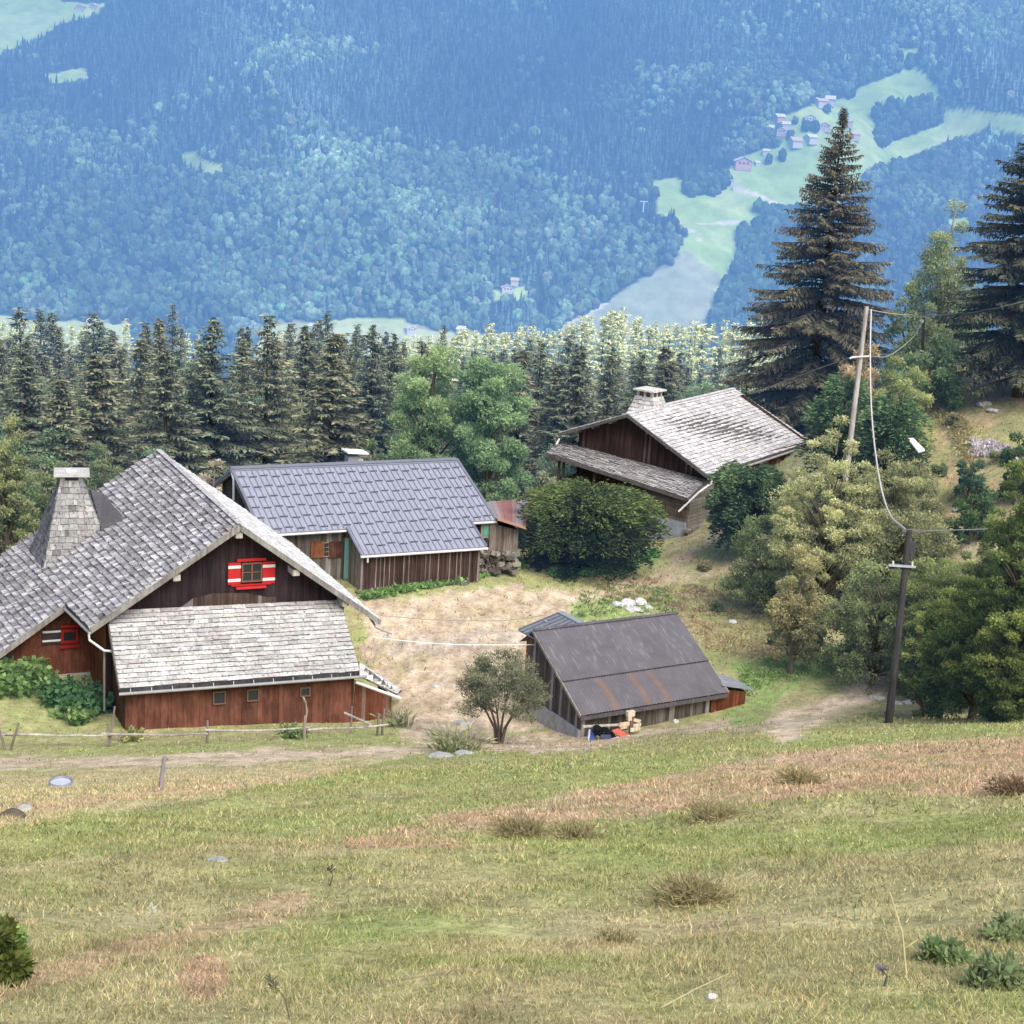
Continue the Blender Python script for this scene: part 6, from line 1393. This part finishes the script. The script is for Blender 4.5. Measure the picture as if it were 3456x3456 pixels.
# far chalets
HL = [(1400, 308, 36, 'largest far chalet with pink-brown walls at the lower end of the hamlet'), (1408, 275, 26, 'far chalet just above the largest one'), (1446, 287, 16, 'small white far chalet right of the chalet above the largest one'), (1392, 282, 20, 'far chalet left of the one above the largest'),
      (1452, 245, 22, 'leftmost white far chalet of the middle hamlet row'), (1475, 250, 20, 'second far chalet in the middle hamlet row'), (1470, 225, 24, 'red-roofed far chalet at the upper left of the hamlet'), (1482, 238, 20, 'far chalet between the hamlet rows'), (1448, 258, 20, 'lower left white far chalet of the hamlet'),
      (1527, 226, 24, 'white far chalet with grey roof standing apart above the middle hamlet'), (1500, 268, 30, 'wide white far chalet at the lower middle of the hamlet'), (1530, 262, 24, 'far chalet right of the wide white one'), (1555, 240, 24, 'far chalet left of the big spruce tip'), (1600, 232, 22, 'far chalet right of the big spruce tip'), (1612, 256, 24, 'far chalet with brown roof right of the big spruce'),
      (1565, 190, 30, 'white-gabled far chalet at the top of the hamlet'), (1548, 194, 26, 'long reddish far chalet left of the white-gabled one'), (1440, 392, 18, 'small reddish far chalet by the pale road'), (957, 545, 26, 'larger pale far farmhouse alone in the woodland'), (972, 530, 20, 'smaller pale far farmhouse above the larger one'),
      (152, 14, 16, 'small far hut in the upper left meadow'), (177, 12, 14, 'second small far hut right of the first in the upper left meadow'), (1716, 107, 12, 'tiny far hut at the topmost clearing'), (173, 607, 22, 'grey-roofed far house on the valley floor at left'), (775, 622, 22, 'low pale far house on the valley floor'), (870, 624, 24, 'brown far house on the valley floor'), (590, 618, 18, 'pale far shed at the left of the valley floor'),
      (1840, 375, 26, 'far house seen between the boughs of the edge spruce'), (1742, 432, 14, 'small white far house behind the birch'), (1570, 285, 20, 'far chalet hidden behind the upper part of the big spruce'), (1428, 308, 12, 'tiny far shed right of the largest far chalet'), (332, 325, 8, 'tiny reddish far hut in the small woodland clearing')]
for i, (ud, vd, wd_, lb) in enumerate(HL):
    g_ = GM(ud*D, (vd+wd_*.22)*D); w_ = wd_*D*g_[1]/F; w_ = max(w_*.85, 6.5); d_ = w_*rnd.uniform(.7, .9); h_ = w_*rnd.uniform(.32, .42); rot = rnd.uniform(-.4, .4)+(math.pi/2 if rnd.random() < .65 else 0); ax_, ay_ = fr(rot)
    wc = (.95, .85, .74) if ('white' in lb or 'pale' in lb) else ((.88, .52, .42) if ('red' in lb or 'pink' in lb) else (.9, .7, .55)); rcx = (1., .97, .92) if rnd.random() < .75 else (.9, .68, .52)
    e = empty('far_chalet' if 'house' not in lb else 'far_house', g_, lb, 'chalet' if 'house' not in lb else 'house', 'houses on the opposite mountainside')
    mb = MB(); c = g_; hw = w_/2; hd = d_/2
    P = [c+ax_*i_*hw+ay_*j_*hd-K*4 for i_, j_ in ((-1, -1), (1, -1), (1, 1), (-1, 1))]; Q = [p+K*(h_+4) for p in P]; g0_ = c-ay_*hd+K*(h_+w_*.22); g1_ = c+ay_*hd+K*(h_+w_*.22)
    mb.add(P+Q+[g0_, g1_], [(0, 1, 5, 8, 4), (1, 2, 6, 5), (2, 3, 7, 9, 6), (3, 0, 4, 7)], wc); 
    mb.box(c+K*h_*.12-ay_*(hd+.02), w_*.96, .3, h_*.3, V(*wc)*.9+.1, (ax_, ay_, K)); mb.build('wall', M['farhouse'], e)
    mb = MB(); ov = 1.16
    for s_ in (-1, 1):
        q = [g0_-ay_*d_*.1+K*.3, g1_+ay_*d_*.1+K*.3, c+ay_*hd*1.2+ax_*s_*hw*ov+K*(h_-w_*.03), c-ay_*hd*1.2+ax_*s_*hw*ov+K*(h_-w_*.03)]; mb.slab(q, .35, rcx)
    mb.build('roof', M['farhouse'], e)
    if w_ > 8:
        mb = MB()
        for s_ in (-.5, 0, .5): mb.box(c-ay_*(hd+.1)+ax_*s_*hw+K*h_*.62, w_*.12, .25, h_*.28, (.12, .1, .1), (ax_, ay_, K))
        mb.build('window', M['farhouse'], e)
for (ud, vt, vb) in ((1213, 380, 402), (1383, 340, 360)):
    g_ = GM(ud*D, vb*D); t_ = aty(ud*D, vt*D, g_[1]); mb = MB(); mb.tube([g_, V(g_[0], g_[1], t_[2])], 1.0, (.9, .9, .9), 8); mb.beam(V(g_[0]-5, g_[1], t_[2]), V(g_[0]+5, g_[1], t_[2]), 1.2, 1.2, (.9, .9, .9)); top(mb, 'lift_pylon', M['farhouse'], g_, 'small pale far pylon %s' % ('at the left edge of the far meadow' if ud < 1300 else 'at the bend of the pale far road'), 'pylon')

# ================================================================== light, sky, camera
w = bpy.data.worlds.new('World'); sc.world = w; w.use_nodes = True; nt = w.node_tree; bg = nt.nodes['Background']
sky = nt.nodes.new('ShaderNodeTexSky'); sky.sky_type = 'NISHITA'; sky.sun_disc = False
EL, AZ = math.radians(50), math.radians(150)       # azimuth from +Y towards +X
sky.sun_elevation = EL; sky.sun_rotation = AZ; sky.air_density = 1.; sky.dust_density = 2.5; sky.ozone_density = 1.
nt.links.new(sky.outputs[0], bg.inputs[0]); bg.inputs[1].default_value = .15
sd = bpy.data.lights.new('sun', 'SUN'); sd.energy = 4.4; sd.angle = math.radians(50); sd.color = (1., .95, .88)
so = bpy.data.objects.new('sun', sd); col.objects.link(so)
from mathutils import Vector, Matrix
dv = Vector((math.sin(AZ)*math.cos(EL), math.cos(AZ)*math.cos(EL), math.sin(EL))); so.rotation_euler = dv.to_track_quat('Z', 'Y').to_euler(); so.location = (0, 0, 60)
cd = bpy.data.cameras.new('camera'); cam = bpy.data.objects.new('camera', cd); col.objects.link(cam); sc.camera = cam
cd.sensor_fit = 'HORIZONTAL'; cd.sensor_width = 36.; cd.lens = 36.*F/3456.; cd.clip_start = .1; cd.clip_end = 9000
m4 = Matrix(((RT[0], UP[0], -FW[0], 0), (RT[1], UP[1], -FW[1], 0), (RT[2], UP[2], -FW[2], 0), (0, 0, 0, 1))); cam.matrix_world = m4
sc.view_settings.view_transform = 'Standard'; sc.view_settings.look = 'None'; sc.view_settings.exposure = 0; sc.view_settings.gamma = 1
sc.cycles.use_denoising = True
sc.cycles.max_bounces = 4; sc.cycles.diffuse_bounces = 2; sc.cycles.transmission_bounces = 2; sc.cycles.transparent_max_bounces = 4
sc.cycles.use_adaptive_sampling = True
for o in sc.objects:
    if 'org' in o: del o['org']
